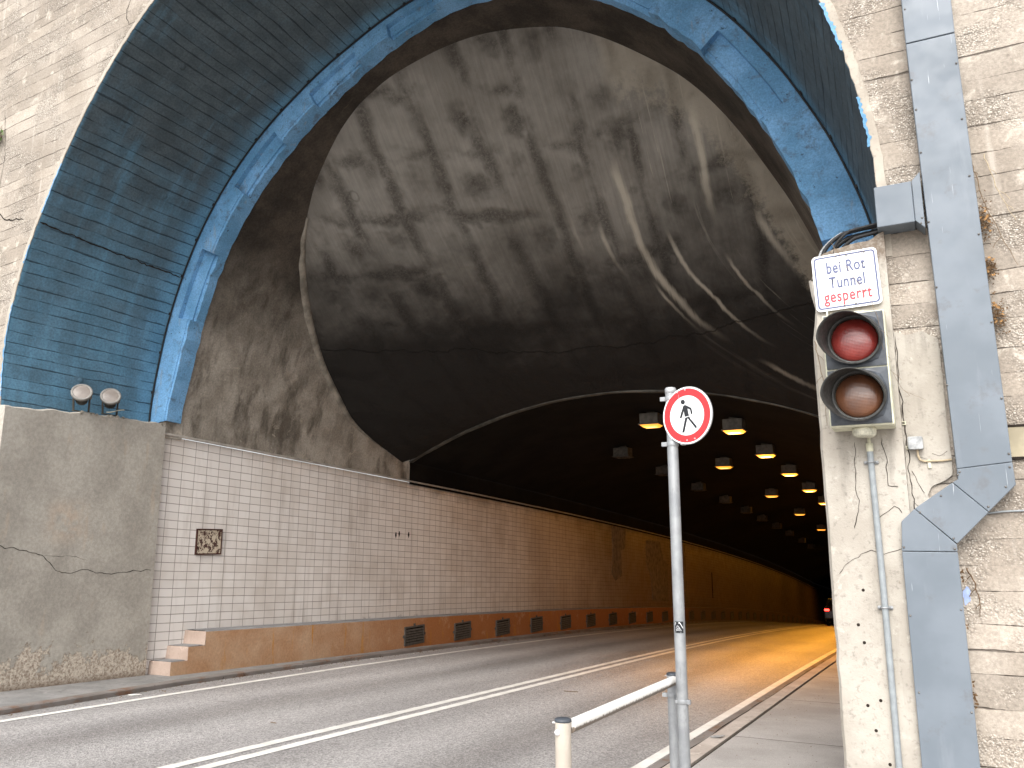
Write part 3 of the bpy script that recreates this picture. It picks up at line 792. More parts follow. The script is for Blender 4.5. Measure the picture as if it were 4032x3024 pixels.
for x, z in [(-.55, 1.12), (-.52, 1.0), (-.53, .58), (-.445, .62), (-.49, .42), (-.42, .21), (-.5, 1.36)]:
    ho.lathe([(.0001, -.003), (.010, -.003), (.013, .004)], (x, 6.40, z), (0, 1, 0), 10)
split(ho, 'bolt_hole', 'crack_dark', portal)

# black cable along the ring, with clips
cable = thing('ring_cable', (CX, YR, Z(YR, 4)), 'thin black cable clipped along the outer edge of the blue arch ring', 'cable')
c_ = MB(); c_.tube([(CX+(r_out(a)-.02)*math.cos(R(a)), YR-.022, CZ+(r_out(a)-.02)*math.sin(R(a))) for a in np.linspace(2, 186.5, 140)], .014, 6); c_.build('cable', 'black_rubber', cable)
c_ = MB()
for a in range(6, 186, 7):
    q = arc(r_out, a, YR); c_.box(q[0]-.02, q[0]+.02, YR-.045, YR-.006, q[2]-.02, q[2]+.02)
split(c_, 'clip', 'black_rubber', cable, .004)

# ------------------------------------------------------------------ vault
vault = thing('tunnel_vault', (CX, 12, Z(12)), 'soot-stained vault narrowing from the blue arch to the low tunnel roof', 'tunnel vault')
c1 = [(-7, 16.4), (-4.3, 16.16), (-1, 15.3), (4, 14.5), (14, 13.5), (24, 12.8), (29, 12.35), (35.4, 11.9), (40.6, 11.55), (45, 11.2), (49.7, 10.93), (54.3, 10.76), (58.7, 10.7), (62.1, 10.62), (68.4, 10.42), (74.1, 10.28), (78.2, 10.22), (83.7, 10.14), (89.6, 10.06),
      (95.5, 9.93), (106.8, 9.76), (114.3, 9.75), (119.7, 9.84), (132.4, 10.21), (142.8, 10.67), (148.9, 11.05), (158.4, 11.73), (167.2, 12.47), (178.2, 13.73), (182.6, 15.08), (184.3, 16.16), (188, 16.4)]
c1y = prof([a for a, _ in c1], [y for _, y in c1])
def bar(a, y): rr = r_in(a)+.055; return (CX+rr*math.cos(R(a)), y, CZ+rr*math.sin(R(a))-.045*(y-YR))
ba = list(np.linspace(-4.3, 187, 170)); bm_ = MB()
bm_.grid([[bar(a, YR+.28+(min(c1y(a), 16.16)-YR-.28)*t) for t in np.linspace(0, 1, 10)] for a in ba]); bm_.build('barrel_vault', 'barrel', vault)
C2X, C2H, C2R, Y2 = -5.977, -5.597, 11.178, 16.16
def ceil(x, y): return Z(y, C2H)+math.sqrt(C2R**2-(x-C2X)**2)
NA = 150
A1 = np.linspace(184.3, -4.3, NA)
P1 = [Vector(bar(a, min(c1y(a), 16.16))) for a in A1]
dl = [0]+list(np.cumsum([(P1[i+1]-P1[i]).length for i in range(NA-1)]))
xL, xR = P1[0].x, P1[-1].x
P2 = []
for i in range(NA):
    s_ = dl[i]/dl[-1]
    x = xL+(xR-xL)*s_; P2.append(Vector((x, Y2, ceil(x, Y2)+.0)))
P2[0] = P1[0].copy(); P2[-1] = P1[-1].copy()
fu = MB(); P = []; U = []
for i in range(NA):
    a, b = P1[i], P2[i]; L = (b-a).length; row = []; ur = []
    c = a.lerp(b, .42)+Vector((0, -.0, -.16*L))
    for t in np.linspace(0, 1, 40):
        q = a*(1-t)**2+c*2*t*(1-t)+b*t*t
        q.z += .02*mnoise.noise(q*1.3)*math.sin(math.pi*t)
        row.append(tuple(q)); ur.append((q.x, q.z))
    P.append(row); U.append(ur)
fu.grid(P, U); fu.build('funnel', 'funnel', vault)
FUN = (P, U)
rm = MB(); P = []
for a in np.linspace(139, 182.5, 90):
    y = min(c1y(a), 16.16); w_ = .16*min(1, (a-139)/14)*min(1, (183-a)/6)+jit((a*.2, 1, 1), .03, 2.)+.01
    w_ = max(w_, .015); q0 = bar(a, y-w_); q1 = bar(a, y+.01); ci = Vector((math.cos(R(a)), 0, math.sin(R(a))))
    P.append([tuple(Vector(q0)+ci*.01), tuple(Vector(q0)-ci*.03), tuple(Vector(q1)-ci*.045), tuple(Vector(q1)+Vector((0, .05, 0))+ci*.01)])
rm.grid(P); rm.build('plaster_rim', 'rim_plaster', vault)
lp = MB(); P = []
for k in range(121):
    x = xL+(xR-xL)*k/120; z = ceil(x, Y2); w_ = .030+jit((x, 0, 2), .04, .9)+(.02 if -10.6 < x < -8.7 else 0)-(.03 if x < -10.8 else 0); w_ = max(w_, .012)
    P.append([(x, Y2-.03, z+.03), (x, Y2-.035, z-w_*.6), (x, Y2+.05, z-w_), (x, Y2+.2, z+.0)])
lp.grid(P, smooth=False); lp.build('arch_lip', 'lip_concrete', vault)
ce = MB(); gy_ = frange(9.3, Y2+.1, .4)
uw = MB(); uw.grid([[(xL-.012, y, Z(y, 3.855)), (xL-.012, y, 4.0-.045*(y-YR)+(0 if y < 14 else .0))] for y in gy_]); uw.build('springing_wall', 'barrel', vault)
uw = MB(); uw.box(-11.9, -11.15, 9.07, 9.42, 3.38, 3.80); uw.build('springing_wall', 'barrel', vault)
uw = MB(); uw.grid([[(xR+.012, y, Z(y, 3.78)), (xR+.012, y, 4.2-.045*(y-YR))] for y in gy_]); uw.build('springing_wall', 'barrel', vault)
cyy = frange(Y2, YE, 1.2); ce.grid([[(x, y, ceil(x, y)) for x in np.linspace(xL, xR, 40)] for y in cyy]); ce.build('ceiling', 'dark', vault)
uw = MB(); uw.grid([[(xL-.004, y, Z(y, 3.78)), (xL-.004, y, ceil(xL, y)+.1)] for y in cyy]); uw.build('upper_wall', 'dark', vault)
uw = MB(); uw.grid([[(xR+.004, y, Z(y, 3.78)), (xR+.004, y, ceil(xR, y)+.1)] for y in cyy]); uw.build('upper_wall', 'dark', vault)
ew = MB(); ew.add([(-13, YE-.5, Z(YE, -1)), (1, YE-.5, Z(YE, -1)), (1, YE-.5, Z(YE, 7)), (-13, YE-.5, Z(YE, 7))], [(0, 1, 2, 3)]); ew.build('end_blocker', 'dark', vault)  # added dark sheet blocking sky light at the far end; the tunnel continues

# ------------------------------------------------------------------ tiled walls
XW = -11.20
ty = frange(9.0, YE, 1.)
tw = thing('tiled_wall', (XW, 9, Z(9)), 'long cream tiled wall running into the tunnel left of the road', 'wall')
t = MB(); hs = [-.1, .6, 1.4, 2.2, 3., 3.83]
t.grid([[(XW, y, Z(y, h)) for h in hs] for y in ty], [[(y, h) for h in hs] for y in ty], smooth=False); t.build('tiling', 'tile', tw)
t = MB()
for k, y in enumerate(frange(9.0, YE, .79)[:-1]):
    y1 = y+.784; j = jit((y, 1, 1), .006, 3.)
    vs = [(x, q, Z(q, h)+j) for q in (y, y1) for x, h in ((XW, 3.838), (XW+.062, 3.838), (XW+.062, 3.866), (XW+.04, 3.880))]
    t.add(vs, [(0, 1, 2, 3), (7, 6, 5, 4)]+[(i, i+4, (i+1) % 4+4, (i+1) % 4) for i in range(4)])
t.build('coping', 'coping_tile', tw)
def ypatch(poly, x0, x1): 
    b = MB(); b.prism(rag(poly, .12, .035), lambda u, v, d: (d, u, Z(u, v)), x0, x1); return b
ypatch([(30.0, 3.8), (31.6, 3.8), (31.5, 3.0), (31.0, 2.9), (31.05, 1.9), (30.3, 1.7), (29.9, 1.95), (30.1, 3.0)], XW-.01, XW+.012).build('mortar_patch', 'mortar', tw)
ypatch([(34.2, 3.5), (36.2, 3.55), (36.6, 2.8), (37.3, 2.6), (37.2, .95), (34.9, .95), (34.7, 2.0), (34.1, 2.6)], XW-.01, XW+.012).build('mortar_patch', 'mortar', tw)
ypatch([(38.9, 3.7), (40.3, 3.7), (40.4, .9), (39.3, .85)], XW-.01, XW+.012).build('mortar_patch', 'mortar', tw)
hb = MB()
for y, h in [(15.72, 2.555), (15.85, 2.585), (16.24, 2.585)]: hb.prism([(-.03, 0), (0, -.07), (.03, -.01), (.02, .06), (-.01, .065)], lambda u, v, d: (XW+d, y+u, Z(y, h)+v), -.004, .004)
hb.prism([(-.05, -.66), (.05, -.72), (.06, .66), (-.05, .66)], lambda u, v, d: (XW+d, 45.5+u, Z(45.5, 1.92)+v), -.004, .02)
split(hb, 'tile_hole', 'vent_void', tw)
fb = MB()      # light flashing strip at the pier
fb.box(XW-.01, XW+.022, 9.055, 9.085, Z(9.07, .2), Z(9.07, 3.84)); fb.build('edge_strip', 'slab_paint', tw)
tr = thing('tiled_wall', (xR, 9, Z(9)), 'tiled wall inside the tunnel beside the right pavement, behind the pier', 'wall')
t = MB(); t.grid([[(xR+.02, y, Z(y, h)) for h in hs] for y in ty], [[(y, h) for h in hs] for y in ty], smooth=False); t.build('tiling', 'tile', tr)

# ------------------------------------------------------------------ plinth with steps and vents
XB = -10.75
pn = thing('plinth', (XB, 9.2, Z(9.2)), 'orange painted plinth with stepped end and louvred vents below the tiles', 'plinth')
py = frange(9.87, YE, .6)
pb = MB(); pb.grid([[(XB, y, Z(y, h)) for h in (0., .2, .45, .695)] for y in py], smooth=False)
for y0, y1, h in [(9.21, 9.53, .265), (9.53, 9.87, .475)]:
    q = frange(y0, y1, .17); pb.grid([[(XB, y, Z(y, hh)) for hh in (0., h*.5, h)] for y in q], smooth=False)
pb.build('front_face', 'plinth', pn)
tp = MB(); tp.grid([[(XB-.012, y, Z(y, .705)), (XB-.03, y, Z(y, .708)), (XW-.01, y, Z(y, .712))] for y in py], smooth=False)
tp.grid([[(XB, y, Z(y, .695)), (XB-.012, y, Z(y, .705))] for y in py], smooth=False)
tp.build('top_slab', 'slab_paint', pn)
for (y0, y1, h0, h1) in [(9.21, 9.54, 0., .268), (9.53, 9.88, .26, .478), (9.86, 9.9, .47, .703)]:
    s_ = MB(); a = XB-.004; sl = .03
    vs = [(a, y0, Z(y0, h0)), (XW, y0-.05, Z(y0, h0)), (XW, y0-.03, Z(y0, h1)), (a, y0+.012, Z(y0, h1)), (XW, y1, Z(y0, h1)-.012), (a, y1, Z(y0, h1)-.012)]
    s_.add(vs, [(0, 1, 2, 3), (3, 2, 4, 5), (0, 3, 5)]); s_.build('step', 'step_paint', pn, .012)
st = MB()
for (y0, y1, h1) in [(9.225, 9.51, .268), (9.545, 9.845, .478)]:
    st.add([(XB-.01, y0+.01, Z(y0, h1)+.003), (XW, y0-.02, Z(y0, h1)+.003), (XW, y1, Z(y0, h1)), (XB-.01, y1, Z(y0, h1))], [(0, 1, 2, 3)])
st.build('tread', 'slab_paint', pn)
def vent(y, first=None):
    x = XB; z0 = Z(y, .33); w2, h2 = .395, .205
    if first is None:
        v = MB()
        for (a, b, c, d) in [(-w2, w2, h2-.04, h2), (-w2, w2, -h2, -h2+.045), (-w2, -w2+.05, -h2+.045, h2-.04), (w2-.05, w2, -h2+.045, h2-.04)]:
            v.box(x-.01, x+.028, y+a, y+b, z0+c, z0+d)
        for dy, dz in ((0, h2+.02), (-w2-.02, 0), (w2+.02, 0)): v.box(x-.002, x+.022, y+dy-.028, y+dy+.028, z0+dz-.03, z0+dz+.03)
        f = v.build('vent', 'vent_metal', pn, .004)
        v = MB(); v.box(x+.002, x+.004, y-w2+.02, y+w2-.02, z0-h2+.02, z0+h2-.02); v.build('vent_opening', 'vent_void', f)
        v = MB()
        for k in range(6):
            zc = z0+h2-.075-k*.056
            v.prism([(.004, .010), (.030, -.020), (.030, -.032), (.004, -.002)], lambda a, b, d: (x+a, y+d, zc+b), -w2+.055, w2-.055)
        v.build('louvre', 'vent_metal', f)
        return f
    f0 = first; off = Vector((0, y-15.9, Z(y, .33)-Z(15.9, .33)))
    def cp(o, par):
        c = o.copy(); COL.objects.link(c); c.parent = par
        for ch_ in list(o.children): cp(ch_, c)
        return c
    c = cp(f0, pn); c.location = f0.location+off; return c
v0 = vent(15.9)
for k in range(1, 40): vent(15.9+2.135*k, v0)

# ------------------------------------------------------------------ rusty plate on the tiles
rp_ = thing('enamel_plate', (XW, 10.2, Z(10.2, 2.15)), 'small square enamel plate eaten by rust on the cream tiles', 'sign plate')
b = MB(); b.box(XW+.012, XW+.02, 9.92, 10.46, Z(10.19, 1.95), Z(10.19, 2.36)); b.build('plate', 'rust_plate', rp_)
b = MB(); y0, y1, z0, z1 = 9.91, 10.47, Z(10.19, 1.935), Z(10.19, 2.372)
for q in [(y0, y1, z1-.022, z1), (y0, y1, z0, z0+.022), (y0, y0+.02, z0+.022, z1-.022), (y1-.02, y1, z0+.022, z1-.022)]: b.box(XW, XW+.03, *q)
plain('rust_brown', (.06, .026, .02), .85, 0, .2, .3, 20); b.build('frame', 'rust_brown', rp_)

# ------------------------------------------------------------------ floodlights on the pier ledge
def flood(loc, label, loop=False):
    o = thing('floodlight', loc, label, 'floodlight', 'floodlights on the pier ledge')
    ax = Vector((.72, -.54, .44)).normalized(); base = Vector(loc)+Vector((-.05, .03, .15))
    c = base+ax*.03
    b = MB(); prof_ = [(.001, 0), (.062, 0), (.075, .015), (.088, .19), (.115, .20), (.12, .235)]
    b.lathe(prof_, c, ax, 24); 
    up = Vector((0, 0, 1)); a1 = ax.cross(up).normalized(); b1 = ax.cross(a1)
    for k in range(20):
        an = 2*math.pi*k/20; d = a1*math.cos(an)+b1*math.sin(an); tn = ax.cross(d)
        q = [c+ax*.01+d*.06-tn*.003, c+ax*.01+d*.06+tn*.003, c+ax*.185+d*.086+tn*.003, c+ax*.185+d*.086-tn*.003]
        q2 = [v+d*.02 for v in q]; b.add(q+q2, [(4, 5, 6, 7), (0, 1, 5, 4), (1, 2, 6, 5), (2, 3, 7, 6), (3, 0, 4, 7)])
    b.build('housing', 'dark_metal', o)
    b = MB(); b.lathe([(.119, .205), (.143, .207), (.147, .222), (.147, .248), (.140, .256), (.118, .258), (.113, .251)], c, ax, 32); b.build('rim', 'flood_rim', o)
    b = MB(); b.lathe([(.0005, .262), (.06, .259), (.114, .252)], c, ax, 32); b.build('glass', 'flood_glass', o)
    b = MB(); hx = Vector((0, 1, 0))
    piv = c+ax*.13
    for s_ in (-1, 1):
        t0 = piv+hx*.125*s_; f0 = Vector(loc)+hx*.115*s_
        b.prism([(-.018, 0), (.018, 0), (.014, 1), (-.014, 1)], lambda u, v, d: f0.lerp(t0, v)+Vector((u, d*s_, 0)), 0., .012)
    b.box(loc[0]-.03, loc[0]+.03, loc[1]-.13, loc[1]+.13, loc[2]-.0, loc[2]+.012); b.build('bracket', 'dark_metal', o)
    b = MB()
    for s_ in (-1, 1): b.lathe([(.0005, .03), (.02, .03), (.02, 0.)], piv+hx*.125*s_, hx*s_, 10)
    split(b, 'pivot_knob', 'flood_rim', o)
    if loop:
        b = MB(); b.tube([Vector(loc)+Vector((.12-.0*t, -.14+.30*t, .02+.075*math.sin(math.pi*t*.5)**2+.0*t)) for t in np.linspace(0, 1, 10)], .009, 6); b.build('lead', 'mossy_cream', o)
flood((-11.20, 7.60, 3.60), 'dusty round floodlight on the pier ledge, nearer the portal edge')
flood((-11.22, 8.09, 3.62), 'dusty round floodlight with a looped grey lead, nearer the blue ring', True)

# ------------------------------------------------------------------ ducting on the right face
du = thing('metal_duct', (.2, YF, .2), 'grey folded-steel cable duct kinking down the right concrete face', 'cable duct')
yf, yb = 6.35, 6.50
def panel(name, poly, y0=yf, y1=yb, bev=.005):
    b = MB(); b.prism(poly, lambda u, v, d: (u, d, v), y0, y1); return b.build(name, 'duct', du, bev)
panel('duct_panel', [(.122, 5.462), (.124, 9.2), (.462, 9.2), (.453, 5.456)])
panel('duct_panel', [(.122, 5.456), (.453, 5.450), (.4945, 2.226), (.1635, 2.193)], yf+.003)
panel('duct_panel', [(.1635, 2.190), (.4945, 2.223), (.4995, 2.072), (.325, 1.896), (.128, 2.1), (.1635, 2.12)], yf+.001)
panel('duct_panel', [(.126, 2.098), (.3235, 1.893), (.118, 1.684), (-.121, 1.926)], yf)
panel('duct_panel', [(-.123, 1.924), (.116, 1.680), (.117, 1.632), (-.226, 1.634), (-.2125, 1.838)], yf+.002)
panel('duct_panel', [(-.226, 1.630), (.117, 1.628), (.118, Z(yf, .09)), (-.223, Z(yf, .09))], yf)
b = MB(); b.box(-.193, .062, 6.31, 6.52, 4.005, 4.325); b.build('cable_box', 'duct', du, .006)
b = MB(); b.prism([(.064, 4.018), (.064, 4.328), (.124, 4.392), (.124, 3.952)], lambda u, v, d: (u, d, v), 6.325, 6.5); b.build('box_wing', 'duct', du, .004)
b = MB()
for x, z in [(.136, 5.15), (.44, 5.2), (.145, 4.9), (.435, 4.75), (.146, 4.55), (.44, 4.3), (.15, 4.0), (.455, 3.85), (.155, 3.5), (.47, 3.2), (.157, 2.78), (.475, 2.66), (.48, 2.28), (.178, 2.17), (.475, 2.19), (.165, 2.15), (.325, 1.93), (.44, 2.06), (.05, 2.01), (-.09, 1.9), (.1, 1.72), (-.212, 1.66), (.1, 1.65), (-.21, 1.2), (.1, 1.25), (-.2, .7), (.1, .6), (.44, 6.0), (.14, 5.75), (-.15, 4.03), (-.03, 4.03), (-.06, 4.3), (.1, 3.99), (.11, 4.03)]:
    b.lathe([(.0004, -.006), (.0065, -.004), (.009, .004)], (x, yf if z < 3.95 or z > 4.4 or x > .13 else 6.325, z), (0, 1, 0), 8)
split(b, 'rivet', 'bolt_steel', du)

# cables from the pier top into the cable box
cb_ = thing('cable_bundle', (-.4, 6.5, 3.95), 'bundle of dark cables looping from the pier top into the grey box', 'cables')
for (x0, r_, hgt, y) in [(-.60, .016, .16, 6.46), (-.55, .019, .13, 6.50), (-.47, .015, .10, 6.44), (-.64, .011, .19, 6.54), (-.52, .012, .155, 6.41)]:
    b = MB(); pts = []
    for t in np.linspace(0, 1, 16):
        x = x0+( -.185-x0)*t**1.5; z = 3.87+(hgt)*min(1, 1.9*t)**.6*(1)+.055*t; pts.append((x, y+.02*t, min(z, 4.10)))
    b.tube(pts, r_, 8); b.build('cable', 'black_rubber' if r_ > .0115 else 'box_grey', cb_)

# ------------------------------------------------------------------ signals
tl = thing('traffic_light', (-.4, 6.4, 2.5), 'unlit two-lens traffic light, red above amber, on the pale pier', 'traffic light')
hx0, hx1, hz0, hz1 = -.612, -.19, 2.497, 3.325
b = MB(); b.box(hx0, hx1, 6.12, 6.385, hz0, hz1); b.build('housing', 'signal_edge', tl, .012)
zm = 2.912
for z0, z1, lm, lz in [(zm+.006, hz1-.012, 'red_lens', 3.118), (hz0+.012, zm-.006, 'amber_lens', 2.712)]:
    xc = -.402; Rl = .158
    b = MB()        # door with a round opening and a moulded collar
    n_ = 40; circ = [(xc+math.cos(2*math.pi*i/n_)*(Rl+.026), lz+math.sin(2*math.pi*i/n_)*(Rl+.026)) for i in range(n_)]
    def sq(i):
        a = 2*math.pi*i/n_; c, s_ = math.cos(a), math.sin(a)
        hw, h_ = (hx1-hx0)/2-.012, (z1-z0)/2; cx_, cz_ = (hx0+hx1)/2, (z0+z1)/2
        k = 1/max(abs(c)/hw, abs(s_)/h_); return (cx_+c*k, cz_+s_*k)
    rows = [[(circ[i][0], 6.085, circ[i][1]) for i in list(range(n_))+[0]]]
    rows.append([((circ[i][0]*.72+sq(i)[0]*.28), 6.104, (circ[i][1]*.72+sq(i)[1]*.28)) for i in list(range(n_))+[0]])
    rows.append([(sq(i)[0], 6.108, sq(i)[1]) for i in list(range(n_))+[0]])
    rows.append([(sq(i)[0], 6.135, sq(i)[1]) for i in list(range(n_))+[0]])
    b.grid(rows, smooth=False); door = b.build('door', 'signal_front', tl)
    b = MB(); b.lathe([(Rl+.026, 0), (Rl+.026, -.02), (Rl+.004, -.02), (Rl, .03)], (xc, 6.09, lz), (0, 1, 0), 40); b.build('lens_rim', 'visor_black', tl)
    b = MB(); pr_ = [(Rl*math.sin(a), .022-.055*math.cos(a)) for a in np.linspace(.002, math.pi/2, 10)]
    b.lathe(pr_, (xc, 6.10, lz), (0, 1, 0), 40); b.build('lens', lm, tl)
    b = MB(); P = []     # visor: long hood on top, cut away at the bottom
    for i in range(49):
        a = -math.pi/2+2*math.pi*i/48
        k = (math.cos(a-R(122))+1)/2; Lh = .03+.19*min(1., max(0., (k-.05)*1.35))**1.15
        row = []
        for t in np.linspace(0, 1, 6):
            rr = Rl+.020+.006*t; row.append((xc+math.cos(a)*rr-.22*Lh*t, 6.085-Lh*t, lz+math.sin(a)*rr-.10*Lh*t))
        P.append(row)
    b.grid(P); vz = b.build('visor', 'visor_black', tl)
    sm_ = vz.modifiers.new('thick', 'SOLIDIFY'); sm_.thickness = .005
b = MB(); b.lathe([(.001, -.002), (.078, -.002), (.082, .018), (.077, .052), (.06, .066), (.001, .07)], (-.395, 6.24, hz0), (0, 0, -1), 28); b.build('base_cap', 'mossy_cream', tl)
b = MB(); b.lathe([(.0005, 0.), (.09, 0.), (.085, .03), (.0005, .03)], (-.36, 6.27, hz1-.003), (0, 0, 1), 24); b.build('top_cap', 'mossy_cream', tl)

def text_mesh(body, size, cx, y, cz, mat, parent, name, sx=.8, rot=0.):
    cu = bpy.data.curves.new('t', 'FONT'); cu.body = body; cu.size = size; cu.align_x = 'CENTER'; cu.offset = .0026; cu.space_character = 1.10
    o = bpy.data.objects.new('t', cu); COL.objects.link(o); bpy.context.view_layer.update()
    me = bpy.data.meshes.new_from_object(o.evaluated_get(bpy.context.evaluated_depsgraph_get()))
    bpy.data.objects.remove(o); off = tot(parent)
    c, s_ = math.cos(rot), math.sin(rot)
    for v in me.vertices:
        x, z = v.co.x*sx, v.co.y; v.co = Vector((cx+x*c-z*s_, y, cz+x*s_+z*c))-off
    me.materials.clear(); me.materials.append(MAT[mat])
    ob = bpy.data.objects.new(name, me); COL.objects.link(ob); ob.parent = parent; return ob
sg = thing('information_sign', (-.445, 6.38, 3.65), 'white German notice reading bei Rot Tunnel gesperrt above the traffic light', 'sign')
ro = R(1.6); sc_ = (-.441, 3.652); W2, H2 = .232, .222
def rrect(w, h, r_, n=6):
    o = []
    for cx_, cz_, a0 in ((w-r_, h-r_, 0), (-w+r_, h-r_, 90), (-w+r_, -h+r_, 180), (w-r_, -h+r_, 270)):
        for k in range(n+1): a = R(a0+90*k/n); o.append((cx_+r_*math.cos(a), cz_+r_*math.sin(a)))
    return o
def sgp(u, v, d): return (sc_[0]+u*math.cos(ro)-v*math.sin(ro), d, sc_[1]+u*math.sin(ro)+v*math.cos(ro))
b = MB(); b.prism(rrect(W2, H2, .035), sgp, 6.370, 6.376); b.build('sign_plate', 'sign_white', sg)
b = MB(); o1, o2 = rrect(W2-.014, H2-.014, .027), rrect(W2-.026, H2-.026, .018)
b.grid([[sgp(*p_, 6.3685) for p_ in o1+o1[:1]], [sgp(*p_, 6.3685) for p_ in o2+o2[:1]]], smooth=False); b.build('border', 'sign_blue', sg)
def ln(body, dz, mat, dx=0., sx=.78):
    q = sgp(dx, dz, 0); return text_mesh(body, .128, q[0], 6.3683, q[2], mat, sg, 'lettering', sx, ro)
ln('bei Rot', .070, 'sign_blue', .004, .66); ln('Tunnel', -.050, 'sign_blue', .006, .66); ln('gesperrt', -.158, 'sign_red', .0, .70)
b = MB()
for u, v in [(-.055, .198), (.145, .198), (.05, -.197), (-.03, -.199), (.02, .196)]: b.lathe([(.0004, -.006), (.006, -.005), (.0075, .0)], sgp(u, v, 6.369), (0, 1, 0), 10)
split(b, 'bolt', 'bolt_steel', sg)
b = MB(); b.box(-.60, -.588, 6.372, 6.40, 3.31, 3.44); b.build('strut', 'signal_edge', sg)

cd = thing('conduit_pipe', (-.37, 6.38, 1.2), 'grey plastic conduit running down the pier below the traffic light', 'pipe')
b = MB(); b.tube([(-.377, 6.372, 2.352), (-.366, 6.372, 1.4), (-.362, 6.372, Z(6.37, .1))], .0215, 12); b.build('pipe', 'conduit_grey', cd)
b = MB(); b.lathe([(.0005, -.005), (.025, -.005), (.025, .05), (.0225, .055)], (-.377, 6.372, 2.395), (0, 0, -1), 12); b.tube([(-.377, 6.372, 2.45), (-.377, 6.372, 2.38)], .012, 8); b.build('fitting', 'cream_plastic', cd)
for z in (2.262, 1.245):
    b = MB(); x = -.376+(2.35-z)*.010; b.box(x-.048, x+.048, 6.388, 6.40, z-.012, z+.012); b.tube([(x-.024, 6.39, z), (x-.024, 6.365, z), (x-.012, 6.349, z), (x+.012, 6.349, z), (x+.024, 6.365, z), (x+.024, 6.39, z)], .006, 6)
    for s_ in (-1, 1): b.lathe([(.0004, -.01), (.010, -.008), (.012, 0.)], (x+.040*s_, 6.388, z), (0, 1, 0), 8)
    b.build('clamp', 'galv', cd, .002)

jb = thing('junction_box', (-.078, 6.45, 2.39), 'small square grey junction box with a bent cable beside the duct', 'junction box')
b = MB(); b.prism(rrect(.049, .046, .012), lambda u, v, d: (-.078+u, d, 2.392+v), 6.415, 6.478); b.build('box', 'box_grey', jb, .004)
b = MB(); b.tube([(-.07, 6.45, 2.35), (-.068, 6.455, 2.30), (-.06, 6.46, 2.275), (-.035, 6.465, 2.262), (.02, 6.466, 2.262), (.09, 6.466, 2.262), (.14, 6.47, 2.268)], .0075, 8); b.build('cable', 'pale_twig', jb)
b = MB(); b.prism([(-.011, -.032), (.011, -.03), (.006, .034), (-.012, .032)], lambda u, v, d: (.0+u, d, 2.243+v), 6.466, 6.474); b.build('clip', 'cream_plastic', jb)
for k, (x, z, lab) in enumerate([(-.146, 2.545, 'small cream cable clip on the crack above the junction box'), (-.125, 2.366, 'small cream cable clip left of the junction box')]):
    b = MB()
    for q in [(-.018, .018, .008, .013), (-.018, .018, -.013, -.008), (-.018, -.010, -.008, .008), (.010, .018, -.008, .008)]: b.box(x+q[0], x+q[1], 6.464, 6.478, z+q[2], z+q[3])
    tag(b.build('cable_clip', 'cream_plastic'), lab, 'clip', 'cable clips by the junction box')
wr = MB(); wr.tube([(.27, 6.47, 1.85), (.32, 6.46, 1.89), (.42, 6.46, 1.90), (.56, 6.465, 1.905), (.9, 6.47, 1.90)], .007, 6); tag(wr.build('wall_wire', 'conduit_grey'), 'thin grey wire leaving the duct elbow to the right', 'wire')
bd = thing('wooden_board', (.6, 6.48, 2.35), 'cream board set in the right concrete face beside the duct', 'board')
b = MB(); b.box(.47, 1.1, 6.485, 6.51, 2.27, 2.475); b.build('panel', 'board_cream', bd)
b = MB(); b.box(.47, 1.1, 6.478, 6.51, 2.478, 2.492); b.box(.47, 1.1, 6.478, 6.51, 2.252, 2.266); b.build('gap', 'crack_dark', bd)
b = MB(); b.prism(rag([(.12, 1.36), (.155, 1.40), (.17, 1.37), (.165, 1.30), (.13, 1.27)], .01, .006), lambda u, v, d: (u, d, v), 6.496, 6.502); b.build('paint_smear', 'blue_smear', portal)

# ------------------------------------------------------------------ pole with the round sign
ps = thing('pedestrian_ban_sign', (-1.603, 5.56, Z(5.56, .1)), 'round red-rimmed no-pedestrians sign on a grey steel pole', 'road sign')
PX_, PY_, PT = -1.603, 5.56, 2.775; zg = Z(5.56, .1)
b = MB(); b.tube([(PX_, PY_, zg-.05), (PX_, PY_, PT)], .038, 24); b.build('pole', 'galv', ps)
b = MB(); b.lathe([(.0385, 0), (.0405, .002), (.0405, .034), (.034, .042), (.0005, .043)], (PX_, PY_, PT-.036), (0, 0, 1), 24); b.build('pole_cap', 'sign_back', ps)
yaw = R(-19); nx, ny = math.sin(yaw), -math.cos(yaw); tx, tyv = math.cos(yaw), math.sin(yaw)
SC = Vector((-1.468, 5.472, 2.560)); RS = .2
def sp_(u, v, d): return (SC.x+tx*u+nx*d, SC.y+tyv*u+ny*d, SC.z+v)
cir = lambda r_, n=56: [(r_*math.cos(2*math.pi*i/n), r_*math.sin(2*math.pi*i/n)) for i in range(n)]
b = MB(); b.prism(cir(RS), sp_, -.006, .0); b.build('sign_plate', 'sign_white', ps)
b = MB(); o1, o2 = cir(RS*.945), cir(RS*.70); b.grid([[sp_(*p_, .0015) for p_ in o1+o1[:1]], [sp_(*p_, .0015) for p_ in o2+o2[:1]]], smooth=False); b.build('red_border', 'traffic_red', ps)
b = MB(); b.lathe([(RS+.001, -.001), (RS+.004, -.006), (RS+.001, -.014), (RS-.02, -.013)], SC, (nx, ny, 0), 56); b.build('rim', 'sign_back', ps)
def pic(x, y): v = (812-y)/770; u = (x-724-.117*(812-y))/640; return (u*RS, v*RS)
b = MB()
head = [pic(677+55*math.cos(t), 438-66*math.sin(t)) for t in np.linspace(0, 2*math.pi, 25)[:-1]]
torso = [pic(*q) for q in [(668, 846), (664, 685), (590, 850), (570, 866), (525, 870), (580, 745), (655, 585), (672, 553), (695, 535), (722, 528), (750, 538), (790, 568), (862, 622), (875, 645), (880, 755), (868, 785), (838, 808), (831, 665), (770, 628), (780, 828)]]
